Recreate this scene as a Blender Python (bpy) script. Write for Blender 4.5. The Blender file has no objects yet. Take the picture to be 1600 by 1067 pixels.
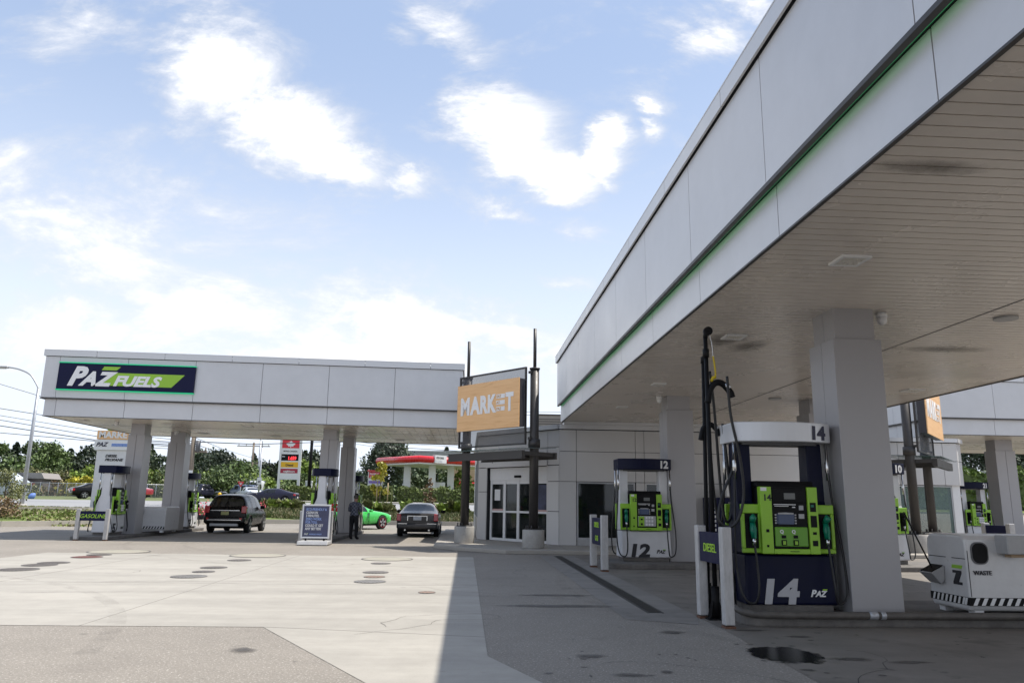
SUN_E, SKY_S, CLOUD, EXPO = 4.0, .1, 8.5, .62
import bpy, bmesh, math, random
from mathutils import Vector, Matrix
R = math.radians
random.seed(7)
S = bpy.context.scene
COL = S.collection
# ---------------------------------------------------------------- camera
FPX, CX, CY, CAMH = 1188.0, 800.0, 533.5, 1.45
_up = Vector((885-CX, CY+5050, -FPX)).normalized()
_a = Vector((728-CX, CY-785, -FPX)); _a = (_a - _up*_a.dot(_up)).normalized()
_x = _a.cross(_up)
ROT = Matrix((_x, _a, _up))           # camera -> world
def ray(x, y): return ROT @ Vector((x-CX, CY-y, -FPX))
def P(x, y, Y):
    d = ray(x, y); t = Y/d.y; return Vector((0,0,CAMH)) + d*t
def G(x, y, z=0):
    d = ray(x, y); t = (z-CAMH)/d.z; return Vector((0,0,CAMH)) + d*t
cam = bpy.data.cameras.new('camera'); co = bpy.data.objects.new('camera', cam); COL.objects.link(co)
cam.sensor_width = 36; cam.lens = 36*FPX/1600; cam.clip_end = 3000; cam.clip_start = .05
co.matrix_world = Matrix.Translation((0,0,CAMH)) @ ROT.to_4x4()
S.camera = co
# ---------------------------------------------------------------- materials
MATS = {}
def mat(name, col, rough=.6, metal=0, var=.0, scale=6, bump=0, bscale=40, spec=None, coat=0, emit=None, estr=1, alpha=1, streak=None, var2=0, s2=.6):
    if name in MATS: return MATS[name]
    m = bpy.data.materials.new(name); m.use_nodes = True; nt = m.node_tree
    b = nt.nodes['Principled BSDF']
    b.inputs['Base Color'].default_value = (*col, 1)
    b.inputs['Roughness'].default_value = rough; b.inputs['Metallic'].default_value = metal
    if spec is not None: b.inputs['Specular IOR Level'].default_value = spec
    if coat: b.inputs['Coat Weight'].default_value = coat; b.inputs['Coat Roughness'].default_value = .05
    if emit: b.inputs['Emission Color'].default_value = (*emit,1); b.inputs['Emission Strength'].default_value = estr
    if alpha < 1: b.inputs['Alpha'].default_value = alpha
    tc = nt.nodes.new('ShaderNodeTexCoord')
    src = tc.outputs['Object']
    if streak:
        mp = nt.nodes.new('ShaderNodeMapping'); mp.inputs['Scale'].default_value = streak
        nt.links.new(src, mp.inputs[0]); src2 = mp.outputs[0]
    else: src2 = src
    if var or var2:
        cur = None
        for (v, sc) in ((var, scale), (var2, s2)):
            if not v: continue
            n = nt.nodes.new('ShaderNodeTexNoise'); n.inputs['Scale'].default_value = sc; n.inputs['Detail'].default_value = 6; n.inputs['Roughness'].default_value = .65
            nt.links.new(src2, n.inputs['Vector'])
            mr = nt.nodes.new('ShaderNodeMapRange'); mr.inputs['From Min'].default_value = .3; mr.inputs['From Max'].default_value = .7
            mr.inputs['To Min'].default_value = 1-v; mr.inputs['To Max'].default_value = 1+v
            nt.links.new(n.outputs[0], mr.inputs['Value'])
            vm = nt.nodes.new('ShaderNodeVectorMath'); vm.operation = 'SCALE'
            if cur is None: vm.inputs[0].default_value = col
            else: nt.links.new(cur, vm.inputs[0])
            nt.links.new(mr.outputs[0], vm.inputs['Scale']); cur = vm.outputs[0]
        nt.links.new(cur, b.inputs['Base Color'])
        mr2 = nt.nodes.new('ShaderNodeMapRange'); mr2.inputs['From Min'].default_value=.3; mr2.inputs['From Max'].default_value=.7
        mr2.inputs['To Min'].default_value = max(0,rough-.08); mr2.inputs['To Max'].default_value = min(1,rough+.08)
        nt.links.new(n.outputs[0], mr2.inputs['Value']); nt.links.new(mr2.outputs[0], b.inputs['Roughness'])
    if bump:
        n2 = nt.nodes.new('ShaderNodeTexNoise'); n2.inputs['Scale'].default_value = bscale; n2.inputs['Detail'].default_value = 5
        nt.links.new(src, n2.inputs['Vector'])
        bp = nt.nodes.new('ShaderNodeBump'); bp.inputs['Strength'].default_value = bump; bp.inputs['Distance'].default_value = .02
        nt.links.new(n2.outputs[0], bp.inputs['Height']); nt.links.new(bp.outputs[0], b.inputs['Normal'])
    MATS[name] = m; return m
silver = mat('silver_panel', (.56,.56,.57), .36, .25, .04, 1.3, bump=.10, bscale=1.1, var2=.05, s2=.35)
silver_cap = mat('silver_cap', (.60,.60,.605), .35, .3, .03, 2)
colmat = mat('column_panel', (.36,.352,.36), .38, .2, .03, 1.1)
wallmat = mat('wall_panel', (.57,.56,.55), .42, .1, .03, .8)
gap = mat('joint_dark', (.03,.03,.035), .7)
soffit_m = mat('soffit_plank', (.66,.60,.535), .28, 0, .04, 2, var2=.09, s2=.35)
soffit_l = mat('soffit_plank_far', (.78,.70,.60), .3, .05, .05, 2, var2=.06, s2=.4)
darksteel = mat('dark_steel', (.052,.048,.046), .45, .3, .1, 8)
black = mat('black_plastic', (.008,.008,.009), .5, 0, .1, 20, spec=.15)
rubber = mat('rubber', (.010,.010,.011), .5, 0, .15, 25)
navy = mat('navy_paint', (.004,.006,.026), .40, 0, .08, 5, spec=.15)
navy2 = mat('navy_sign', (.010,.012,.045), .5, 0, .04, 4, spec=.15)
green = mat('lime_green', (.27,.52,.035), .38, 0, .05, 6)
dgreen = mat('nozzle_green', (.0,.16,.09), .4, 0, .1, 15)
white = mat('white_paint', (.72,.72,.72), .4, 0, .04, 5)
pumpwhite = mat('pump_light_grey', (.62,.62,.63), .38, .1, .05, 4)
pumpsilver = mat('pump_silver', (.66,.67,.69), .35, .2, .03, 5)
grey = mat('grey_plastic', (.12,.12,.125), .5, 0, .1, 12)
lgrey = mat('light_grey', (.38,.38,.38), .5, 0, .08, 9)
chrome = mat('chrome', (.6,.6,.6), .18, 1)
galv = mat('galvanised', (.42,.43,.45), .42, .5, .1, 5)
guardm = mat('guard_post_paint', (.44,.43,.42), .5, .15, .16, 6, streak=(3,3,.8), var2=.08, s2=18)
concrete = mat('concrete', (.36,.345,.32), .85, 0, .13, 3, .25, 60, var2=.1, s2=25)
kerbm = mat('kerb_concrete', (.40,.37,.32), .85, 0, .1, 3, .2, 50)
islandm = mat('island_concrete', (.135,.125,.115), .8, 0, .3, 2.2, .3, 40, var2=.15, s2=14)
rust = mat('rust', (.13,.065,.04), .9, 0, .3, 14)
red = mat('red_paint', (.62,.015,.02), .3, 0, .04, 3, coat=.4)
redsign = mat('red_sign', (.62,.02,.035), .4, 0, .04, 3)
yellow = mat('yellow_sign', (.75,.42,.01), .45, 0, .04, 3)
blacktext = mat('black_lettering', (.015,.015,.02), .5)
whitetext = mat('white_lettering', (.8,.8,.8), .45)
greytext = mat('grey_lettering', (.42,.42,.44), .4)
navytext = mat('navy_lettering', (.012,.014,.045), .45)
greentext = mat('lime_lettering', (.36,.62,.04), .5)
led_green = mat('green_led', (.0,.3,.1), .4, emit=(.0,.5,.24), estr=.4)
led_green2 = mat('green_led_strip', (.01,.25,.05), .4, emit=(.02,.38,.12), estr=.72)
led_red = mat('red_led', (.3,0,0), .4, emit=(1,.04,.05), estr=1.6)
lens = mat('light_lens', (.62,.60,.55), .35, 0)
brown_metal = mat('brown_metal', (.13,.115,.10), .5, .2, .1, 5)
def wood():
    m = mat('wood_veneer', (.6,.3,.1), .45); nt = m.node_tree; b = nt.nodes['Principled BSDF']
    tc = nt.nodes.new('ShaderNodeTexCoord'); mp = nt.nodes.new('ShaderNodeMapping'); mp.inputs['Scale'].default_value = (.55,.55,9)
    n = nt.nodes.new('ShaderNodeTexNoise'); n.inputs['Scale'].default_value = 1.4; n.inputs['Detail'].default_value = 8; n.inputs['Distortion'].default_value = 1.0
    r = nt.nodes.new('ShaderNodeValToRGB'); r.color_ramp.elements[0].position=.3; r.color_ramp.elements[0].color=(.62,.33,.13,1)
    r.color_ramp.elements[1].position=.62; r.color_ramp.elements[1].color=(.82,.50,.24,1)
    e=r.color_ramp.elements.new(.42); e.color=(.78,.46,.21,1)
    nt.links.new(tc.outputs['Object'], mp.inputs[0]); nt.links.new(mp.outputs[0], n.inputs['Vector']); nt.links.new(n.outputs[0], r.inputs[0]); nt.links.new(r.outputs[0], b.inputs['Base Color'])
    return m
woodm = wood()
def glassmat(name, col, alpha=.6, rough=.05):
    m = mat(name, col, rough, 0, spec=.7, alpha=alpha); return m
winglass = glassmat('window_glass', (.012,.016,.016), .66)
clearglass = glassmat('clear_glass', (.25,.33,.32), .35)
awnglass = glassmat('awning_glass', (.10,.17,.16), .8, .12)
carglass = glassmat('car_glass', (.010,.011,.013), .88, .03)
meshm = glassmat('mesh_screen', (.09,.09,.10), .45, .6)
tyre = mat('tyre_rubber', (.012,.012,.013), .8, 0, .1, 20)
alloy = mat('alloy_rim', (.45,.45,.46), .3, .8)
tailred = mat('tail_light_red', (.45,.008,.012), .15, 0, coat=.6)
def carpaint(n, c): return mat('paint_'+n, c, .25, 0, .02, 3, coat=.12 if sum(c)<.05 else .3 if sum(c)<.3 else .8, spec=.2 if sum(c)<.3 else .5)
# ---------------------------------------------------------------- mesh collector
class MB:
    def __init__(s): s.bm = bmesh.new(); s.mi = 0
    def _f(s, vs):
        try: f = s.bm.faces.new(vs); f.material_index = s.mi; return f
        except ValueError: return None
    def hexa(s, p):     # p: 8 points, bottom 4 ccw then top 4
        v = [s.bm.verts.new(q) for q in p]
        for a in ((3,2,1,0),(4,5,6,7),(0,1,5,4),(1,2,6,5),(2,3,7,6),(3,0,4,7)): s._f([v[i] for i in a])
        return s
    def box(s, x0,x1,y0,y1,z0,z1):
        return s.hexa([(x0,y0,z0),(x1,y0,z0),(x1,y1,z0),(x0,y1,z0),(x0,y0,z1),(x1,y0,z1),(x1,y1,z1),(x0,y1,z1)])
    def wall(s, a, b, z0, z1, t0, t1=0):   # box along segment a-b; thickness from offset t0 to t1 along the normal
        a = Vector((a[0],a[1])); b = Vector((b[0],b[1])); d = (b-a).normalized(); n = Vector((d.y,-d.x))
        q = [a+n*t1, b+n*t1, b+n*t0, a+n*t0]
        return s.hexa([(*p,z0) for p in q]+[(*p,z1) for p in q])
    def prism(s, poly, lo, hi, axis='z'):
        f = {'z':lambda p,h:(p[0],p[1],h),'y':lambda p,h:(p[0],h,p[1]),'x':lambda p,h:(h,p[0],p[1])}[axis]
        a = [s.bm.verts.new(f(p,lo)) for p in poly]; b = [s.bm.verts.new(f(p,hi)) for p in poly]
        n = len(poly)
        s._f(a[::-1]); s._f(b)
        for i in range(n): s._f([a[i],a[(i+1)%n],b[(i+1)%n],b[i]])
        return s
    def cyl(s, p0, p1, r0, r1=None, n=16):
        return s.tube([p0,p1], [r0, r0 if r1 is None else r1], n)
    def tube(s, pts, r, n=10, cap=True):
        pts = [Vector(p) for p in pts]
        rs = r if isinstance(r,(list,tuple)) else [r]*len(pts)
        prev = None; rings = []
        up = Vector((0,0,1)); u = None
        for i,p in enumerate(pts):
            d = (pts[min(i+1,len(pts)-1)]-pts[max(i-1,0)]).normalized()
            if u is None:
                u = d.cross(Vector((0,0,1)) if abs(d.z)<.9 else Vector((1,0,0))).normalized()
            u = (u - d*u.dot(d)).normalized(); w = d.cross(u)
            rings.append([s.bm.verts.new(p+(u*math.cos(2*math.pi*k/n)+w*math.sin(2*math.pi*k/n))*rs[i]) for k in range(n)])
        for a,b in zip(rings, rings[1:]):
            for k in range(n):
                f = s._f([a[k],a[(k+1)%n],b[(k+1)%n],b[k]])
                if f: f.smooth = True
        if cap: s._f(rings[0][::-1]); s._f(rings[-1])
        return s
    def disc(s, c, r, h=.01, n=24, ax='z'):
        c = Vector(c); d = {'z':Vector((0,0,h)),'y':Vector((0,h,0)),'x':Vector((h,0,0))}[ax]
        return s.cyl(c, c+d, r, r, n)
    def quad(s, a,b,c,d):
        s._f([s.bm.verts.new(p) for p in (a,b,c,d)]); return s
    def build(s, name, mats, parent=None, bevel=0, loc=None, rot=None, seg=2):
        bmesh.ops.recalc_face_normals(s.bm, faces=s.bm.faces[:])
        me = bpy.data.meshes.new(name); s.bm.to_mesh(me); s.bm.free()
        if not isinstance(mats,(list,tuple)): mats = [mats]
        for m in mats: me.materials.append(m)
        o = bpy.data.objects.new(name, me); COL.objects.link(o)
        if bevel:
            md = o.modifiers.new('bevel','BEVEL'); md.width = bevel; md.segments = seg; md.limit_method = 'ANGLE'; md.angle_limit = R(40)
        if parent: o.parent = parent
        if loc is not None: o.location = loc
        if rot is not None: o.rotation_euler = rot
        return o
def ev(o):      # evaluate modifiers into the mesh
    dg = bpy.context.evaluated_depsgraph_get(); dg.update()
    me = bpy.data.meshes.new_from_object(o.evaluated_get(dg)); old = o.data
    o.modifiers.clear(); o.data = me; return o
def thing(name, label, cat, loc=(0,0,0), rz=0, group=None, scale=1):
    o = bpy.data.objects.new(name, None); COL.objects.link(o); o.empty_display_size = .3
    o.location = loc; o.rotation_euler = (0,0,rz); o.scale = (scale,)*3
    o['label'] = label; o['category'] = cat
    if group: o['group'] = group
    return o
def tag(o, label, cat, group=None):
    o['label'] = label; o['category'] = cat
    if group: o['group'] = group
    return o
def struct(o): o['kind'] = 'structure'; return o
def dup(root, loc, rz=0, label=None, group=None, scale=None):
    r = root.copy(); COL.objects.link(r); r.location = loc; r.rotation_euler = (0,0,rz)
    if label: r['label'] = label
    if group: r['group'] = group
    if scale: r.scale = scale if isinstance(scale,tuple) else (scale,)*3
    for ch in list(root.children):
        c = ch.copy(); COL.objects.link(c); c.parent = r
        for g in list(ch.children):
            d = g.copy(); COL.objects.link(d); d.parent = c
    return r
FONT_ROT = {'-y':(R(90),0,0), '-x':(R(90),0,R(-90)), '+x':(R(90),0,R(90)), '+y':(R(90),0,R(180))}
def text(s, size, m, parent=None, loc=(0,0,0), face='-y', sx=1, bold=.02, shear=0, name='lettering', align='LEFT', ext=.004, rot=None, sp=1):
    cu = bpy.data.curves.new('t','FONT'); cu.body = s; cu.size = size; cu.offset = bold*size; cu.shear = shear; cu.extrude = ext
    cu.align_x = align; cu.space_character = sp; cu.resolution_u = 3
    o = bpy.data.objects.new('t', cu); COL.objects.link(o)
    dg = bpy.context.evaluated_depsgraph_get(); me = bpy.data.meshes.new_from_object(o.evaluated_get(dg))
    bpy.data.objects.remove(o); bpy.data.curves.remove(cu)
    me.materials.clear(); me.materials.append(m)
    o = bpy.data.objects.new(name, me); COL.objects.link(o)
    o.rotation_euler = rot if rot is not None else FONT_ROT[face]; o.scale = (sx,1,1); o.location = loc
    if parent: o.parent = parent
    return o
def paz(parent, loc, h, rot, main, acc, name='logo', green_bar=True):
    """slanted word with a bar over the last letter, cap height h"""
    q = h/.72
    root = text('P', q, main, parent, loc, rot=rot, shear=.35, bold=.035, name=name, sx=1.0)
    M = Matrix.Identity(3)
    e = root.rotation_euler.to_matrix(); ax = e @ Vector((1,0,0)); ay = e @ Vector((0,1,0)); az = e @ Vector((0,0,1))
    L = Vector(loc)
    text('A', q*.86, main, parent, L+ax*h*.80, rot=rot, shear=.35, bold=.035, name=name+'_letter')
    text('Z', q*.86, main, parent, L+ax*h*1.55, rot=rot, shear=.35, bold=.035, name=name+'_letter')
    mb = MB(); a0, a1 = 1.93*h, 2.72*h; b0, b1 = .90*h, 1.10*h; k = .35
    pts = [(a0,b0),(a1-.12*h,b0),(a1,b1),(a0+.08*h,b1)]
    f = [L+ax*p[0]+ay*p[1]+az*.001 for p in pts]; b = [v+az*.005 for v in f]
    mb.hexa(f+b); mb.build(name+'_bar', acc, parent)
    return root
# ---------------------------------------------------------------- ground
def groundmat(name, base, fleck, fl_amt=.5, fscale=70, stains=(), bump=.3, rough=.85, patch=.12, pscale=.35, streaky=None):
    m = bpy.data.materials.new(name); m.use_nodes = True; nt = m.node_tree; L = nt.links; b = nt.nodes['Principled BSDF']
    tc = nt.nodes.new('ShaderNodeTexCoord')
    def noise(sc, det=4, rg=.6, mapping=None):
        n = nt.nodes.new('ShaderNodeTexNoise'); n.inputs['Scale'].default_value = sc; n.inputs['Detail'].default_value = det; n.inputs['Roughness'].default_value = rg
        if mapping:
            mp = nt.nodes.new('ShaderNodeMapping'); mp.inputs['Scale'].default_value = mapping; L.new(tc.outputs['Object'], mp.inputs[0]); L.new(mp.outputs[0], n.inputs['Vector'])
        else: L.new(tc.outputs['Object'], n.inputs['Vector'])
        return n.outputs[0]
    def ramp(s, a, c, lo, hi):
        r = nt.nodes.new('ShaderNodeMapRange'); r.inputs['From Min'].default_value = a; r.inputs['From Max'].default_value = c
        r.inputs['To Min'].default_value = lo; r.inputs['To Max'].default_value = hi; L.new(s, r.inputs['Value']); return r.outputs[0]
    def mix(f, a, c):
        x = nt.nodes.new('ShaderNodeMix'); x.data_type = 'RGBA'
        L.new(f, x.inputs[0])
        for k, v in ((6,a),(7,c)):
            if isinstance(v, tuple): x.inputs[k].default_value = (*v,1)
            else: L.new(v, x.inputs[k])
        return x.outputs[2]
    def scale(c, f):
        v = nt.nodes.new('ShaderNodeVectorMath'); v.operation='SCALE'; L.new(c, v.inputs[0]); L.new(f, v.inputs['Scale']); return v.outputs[0]
    dark = tuple(c*.55 for c in base)
    c = mix(ramp(noise(fscale,3,.7), .56,.66,0,fl_amt), base, fleck)
    c = mix(ramp(noise(fscale*.8,3,.7), .42,.34,0,fl_amt*.8), c, dark)
    c = scale(c, ramp(noise(pscale,5,.6), .3,.7,1-patch,1+patch))
    c = scale(c, ramp(noise(3.1,6,.7), .3,.7,1-patch*.6,1+patch*.6))
    if streaky: c = scale(c, ramp(noise(1.0,5,.65,streaky), .35,.65,1-patch,1+patch*.7))
    for (sc, lo, hi, amt, col) in stains:
        c = mix(ramp(noise(sc,3,.55), lo, hi, 0, amt), c, col)
    L.new(c, b.inputs['Base Color']); b.inputs['Roughness'].default_value = rough
    bp = nt.nodes.new('ShaderNodeBump'); bp.inputs['Strength'].default_value = bump; bp.inputs['Distance'].default_value = .01
    L.new(noise(fscale,4,.7), bp.inputs['Height']); L.new(bp.outputs[0], b.inputs['Normal'])
    return m
st = ((1.6,.68,.76,.5,(.09,.08,.07)),(.5,.60,.78,.35,(.12,.105,.09)),(5.5,.70,.74,.5,(.06,.055,.05)))
asphalt = groundmat('asphalt_lot', (.222,.198,.168), (.47,.44,.395), .9, 42, st, .7, .85, .10)
apron_m = groundmat('concrete_apron', (.335,.312,.272), (.39,.365,.32), .3, 90, ((2.2,.70,.76,.4,(.18,.165,.15)),(.9,.6,.8,.25,(.22,.2,.18))), .12, .8, .11, .22, (.22,1.5,1))
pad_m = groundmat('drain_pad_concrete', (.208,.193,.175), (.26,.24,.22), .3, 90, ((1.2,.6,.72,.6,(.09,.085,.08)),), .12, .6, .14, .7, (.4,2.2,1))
under_m = groundmat('forecourt_concrete', (.185,.165,.143), (.25,.225,.20), .3, 80, ((1.1,.58,.70,.65,(.08,.07,.06)),(3.5,.64,.70,.7,(.05,.045,.04))), .15, .6, .14, .5, (.5,1.6,1))  # stained concrete, base colour darkened further to deepen the canopy shade
walk_m = groundmat('sidewalk_concrete', (.34,.312,.272), (.39,.36,.32), .3, 90, (), .15, .8, .08, .8)
road_m = groundmat('road_asphalt', (.26,.26,.265), (.32,.32,.32), .3, 12, (), .1, .85, .06, .1)
grass_m = groundmat('grass_soil', (.11,.15,.035), (.22,.24,.07), .7, 9, ((.5,.55,.7,.7,(.24,.17,.09)),), .4, .95, .2, .5)
far_m = groundmat('far_ground', (.10,.12,.04), (.18,.18,.08), .6, 2, (), .2, .95, .2, .05)
KP = [(-600,30),(-60,30),(-30,34),(-22,38.5),(-18,43.5),(-14,48),(-9,50),(60,50),(600,50)]
def Yc(x):
    for (a,b),(c,d) in zip(KP, KP[1:]):
        if a <= x <= c: return b+(d-b)*(x-a)/(c-a)
    return KP[-1][1]
def lerp(pts, t):
    if t <= pts[0][0]: return pts[0][1]
    for (a,b),(c,d) in zip(pts, pts[1:]):
        if t <= c: return b+(d-b)*(t-a)/(c-a)
    return pts[-1][1]
def H(x, y):
    d = y-Yc(x)
    z = lerp([(-50,0),(0,0),(.01,.12),(5,.72),(30,1.22),(60,1.5),(1500,3)], d)
    r = min(1,max(0,(x-18)/8))
    return z + r*lerp([(36,0),(50,1.2),(60,1.3)], y)
XS = [-600,-300,-150,-100,-80,-60,-50,-40,-35,-30,-26,-22,-20,-18,-16,-14,-11.5,-9,-6,-3,0,4,8,12,16,18,20,23,26,30,36,45,60,100,200,600]
def sheet(name, rows, m, kind=True):    # rows: functions of x giving y
    mb = MB(); g = []
    for r in rows: g.append([mb.bm.verts.new((x, r(x), H(x, r(x)))) for x in XS])
    for a,b in zip(g, g[1:]):
        for i in range(len(XS)-1): mb._f([a[i],a[i+1],b[i+1],b[i]])
    o = mb.build(name, m); return struct(o)
sheet('ground', [lambda x:-60, lambda x:0, lambda x:20, lambda x:28, lambda x:min(36,Yc(x)-1), lambda x: min(Yc(x)-.5, 43) if x<20 else 43, lambda x:Yc(x)], asphalt)
sheet('grass_verge', [lambda x:Yc(x)+.012, lambda x:Yc(x)+1.5, lambda x:Yc(x)+5], grass_m)
sheet('road', [lambda x:Yc(x)+5, lambda x:Yc(x)+17, lambda x:Yc(x)+30], road_m)
sheet('far_ground', [lambda x:Yc(x)+30, lambda x:Yc(x)+45, lambda x:Yc(x)+60, lambda x:400, lambda x:1500], far_m)
def flat(name, poly, z, m, th=None):
    mb = MB()
    if th: mb.prism(poly, z, z+th)
    else: mb._f([mb.bm.verts.new((*p, z)) for p in poly])
    return mb.build(name, m, bevel=.012 if th else 0)
struct(flat('concrete_apron', [(-11,9.55),(-2.32,9.5),(-.78,6.7),(.35,4.5),(2.2,4.5),(.68,6.7),(.25,7.83),(.24,21.5),(-11,21.5)], .004, apron_m))
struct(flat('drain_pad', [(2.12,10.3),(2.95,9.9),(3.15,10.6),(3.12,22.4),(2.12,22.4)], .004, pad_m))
struct(flat('forecourt_slab', [(3.15,9.2),(3.0,6.0),(2.6,2.0),(14,2.0),(14,22.6),(3.15,22.6)], .0042, under_m))  # front end extended so its darker colour adds to the shade under the canopy
# joint lines in the apron
mb = MB()
for (a,b) in (((-11,14.2),(.24,14.2)),((-4.4,9.5),(-4.4,21.5)),((-8,9.5),(-8,21.5)),((-2.32,9.5),(.25,8.9))):
    mb.wall(a,b,.0042,.0056,.006,-.006)
struct(mb.build('apron_joints', mat('joint_fill',(.2,.19,.17),.9)))
# kerb between lot and verge
mb = MB()
kp = [(-60,30),(-30,34),(-22,38.5),(-18,43.5),(-14,48),(-9,50),(24,50)]
for a,b in zip(kp,kp[1:]): mb.wall((a[0]-.0,a[1]),b,0.0,.26,.0,-.22)
struct(mb.build('kerb', kerbm))
mb = MB()
for x0 in range(-60,40,3): mb.hexa([(x0,Yc(x0)+5.0,H(x0,Yc(x0)+5.0)-.05),(x0+3,Yc(x0+3)+5.0,H(x0+3,Yc(x0+3)+5.0)-.05),(x0+3,Yc(x0+3)+5.25,.7),(x0,Yc(x0)+5.25,.7),(x0,Yc(x0)+5.0,.88),(x0+3,Yc(x0+3)+5.0,.88),(x0+3,Yc(x0+3)+5.25,.88),(x0,Yc(x0)+5.25,.88)])
struct(mb.build('road_kerb', kerbm))
mb = MB()
for x0 in range(-20,60,4): mb.hexa([(x0,80.2,1.0),(x0+4,80.2,1.0),(x0+4,82.4,1.0),(x0,82.4,1.0),(x0,80.2,1.36),(x0+4,80.2,1.36),(x0+4,82.4,1.40),(x0,82.4,1.40)])
struct(mb.build('far_pavement', kerbm))
mb = MB()
for x0 in list(range(-120,60,6)):
    y = Yc(x0)+17; mb.hexa([(x0,y,H(x0,y)-.01),(x0+3,Yc(x0+3)+17,H(x0+3,y)-.01),(x0+3,Yc(x0+3)+17.15,H(x0+3,y)-.01),(x0,y+.15,H(x0,y)-.01)]+[(x0,y,H(x0,y)+.01),(x0+3,Yc(x0+3)+17,H(x0+3,y)+.01),(x0+3,Yc(x0+3)+17.15,H(x0+3,y)+.01),(x0,y+.15,H(x0,y)+.01)])
struct(mb.build('lane_marking', mat('road_paint',(.6,.58,.45),.7)))
# walkway round the store
walk = [(-1.0,40),(-1.0,25.4),(-.3,24.3),(1.2,23.0),(13.9,23.0),(15.6,24.4),(17.4,26.4),(17.6,40)]
mb = MB(); mb.prism(walk, 0, .12); struct(mb.build('sidewalk', walk_m, bevel=.02))
mb = MB()
for k in range(1,14): mb.box(-1+.02+k*1.35, -1+.03+k*1.35, 23.05 if k>1 else 25.5, 25.6, .121, .1225)
struct(mb.build('sidewalk_joints', mat('joint_fill',(.2,.19,.17),.9)))
mb = MB()   # trench drain
mb.box(2.56,2.74,10.9,22.3,.0045,.007); o = mb.build('trench_drain', mat('drain_grate',(.03,.03,.03),.6))
tag(o, 'long dark slotted trench drain running through the forecourt concrete towards the store', 'drain')
mb = MB()
for k in range(228): mb.box(2.575,2.725,10.92+k*.05,10.945+k*.05,.007,.011)
mb.box(2.535,2.56,10.88,22.32,.0045,.010); mb.box(2.74,2.765,10.88,22.32,.0045,.010)
mb.build('grate', mat('grate_iron',(.05,.048,.045),.55,.4), o)
# oil puddle and stains
def blob(cx, cy, rx, ry, n=40, rough=.18, seed=1, ex=None):
    rr = random.Random(seed); ph = [rr.uniform(0,6.28) for _ in range(6)]; out = []
    for k in range(n):
        a = 2*math.pi*k/n; r = 1+sum(rough/(j+1)*math.sin((j+2)*a+ph[j]) for j in range(6)) + rr.uniform(-.04,.04)
        x, y = math.cos(a)*rx*r, math.sin(a)*ry*r
        if ex and math.cos(a) > .55: x += ex*(math.cos(a)-.55)/.45
        out.append((cx+x, cy+y))
    return out
pud = mat('puddle_oil', (.010,.009,.008), .2, spec=.22)
stn = mat('oil_stain', (.075,.066,.058), .55, 0, .3, 6)
def soften(m,a,b,amp,sc,mx=.85):
    nt=m.node_tree; tc=nt.nodes.new('ShaderNodeTexCoord'); s=nt.nodes.new('ShaderNodeVectorMath'); s.operation='MULTIPLY_ADD'; s.inputs[1].default_value=(2,2,0); s.inputs[2].default_value=(-1,-1,0); nt.links.new(tc.outputs['Generated'],s.inputs[0])
    l=nt.nodes.new('ShaderNodeVectorMath'); l.operation='LENGTH'; nt.links.new(s.outputs[0],l.inputs[0])
    n=nt.nodes.new('ShaderNodeTexNoise'); n.inputs['Scale'].default_value=sc; n.inputs['Detail'].default_value=6; n.inputs['Roughness'].default_value=.7; nt.links.new(tc.outputs['Object'],n.inputs['Vector'])
    k=nt.nodes.new('ShaderNodeMath'); k.operation='MULTIPLY_ADD'; k.inputs[1].default_value=amp; nt.links.new(n.outputs[0],k.inputs[0]); nt.links.new(l.outputs['Value'],k.inputs[2])
    r=nt.nodes.new('ShaderNodeMapRange'); r.inputs['From Min'].default_value=a+amp*.5; r.inputs['From Max'].default_value=b+amp*.5; r.inputs['To Min'].default_value=mx; r.inputs['To Max'].default_value=0; nt.links.new(k.outputs[0],r.inputs['Value']); nt.links.new(r.outputs[0],nt.nodes['Principled BSDF'].inputs['Alpha'])
soften(stn,.15,.95,.9,9); soften(pud,.60,.70,.75,6,1.0)
c = G(1198,1022); o = flat('oil_puddle', blob(c.x, c.y, .34, .58, 130, .17, 5, .45), .0062, pud); tag(o,'wet black oil puddle on the concrete in front of pump 14','puddle')
stains = [((870,930),1.0,.10,'thin dark oil streak nearest the corner of the pale apron'),((880,947),1.1,.16,'broad dark oil patch left of the trench drain end'),((1048,988),.22,.10,'dark oil spot just left in front of the diesel guard'),
          ((1170,985),.35,.06,'narrow brown oil streak beside the diesel guard foot'),((1250,995),.28,.05,'narrow dark oil streak behind the wet puddle'),((1330,1030),.30,.09,'dark oil blotch to the right of the wet puddle'),
          ((1042,1050),.10,.05,'small round oil spot near the bottom edge, below the diesel guard'),((1262,1047),.13,.04,'small black drip mark in front of the wet puddle'),((920,1025),.22,.09,'faint grey oil patch in the open concrete left of the puddle'),
          ((985,1055),.25,.06,'faint streaky oil mark at the bottom edge of the shaded concrete'),((378,1016),.20,.12,'brown oil spot on the sunlit speckled asphalt at lower left'),((857,1052),.07,.03,'tiny oil drip at the edge of the apron corner'),
((1420,1035),.30,.07,'faint dark streak on the concrete in front of the waste bin')]
for i,((px_,py_),rx,ry,lb) in enumerate(stains):
    c = G(px_,py_); tag(flat('oil_stain', blob(c.x,c.y,rx*.8,ry*1.4,48,.22,20+i), .0058, stn), lb, 'oil stain')
for i in range(26):
    r_ = random.Random(50+i); c = G(r_.uniform(860,1560), r_.uniform(985,1060))
    o = flat('oil_drip', blob(c.x,c.y,r_.uniform(.015,.05),r_.uniform(.02,.05),14,.15,i), .0060, stn)
    tag(o, 'tiny dark oil drip on the shaded forecourt concrete', 'oil drip', 'small oil drips on the shaded forecourt')
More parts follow.
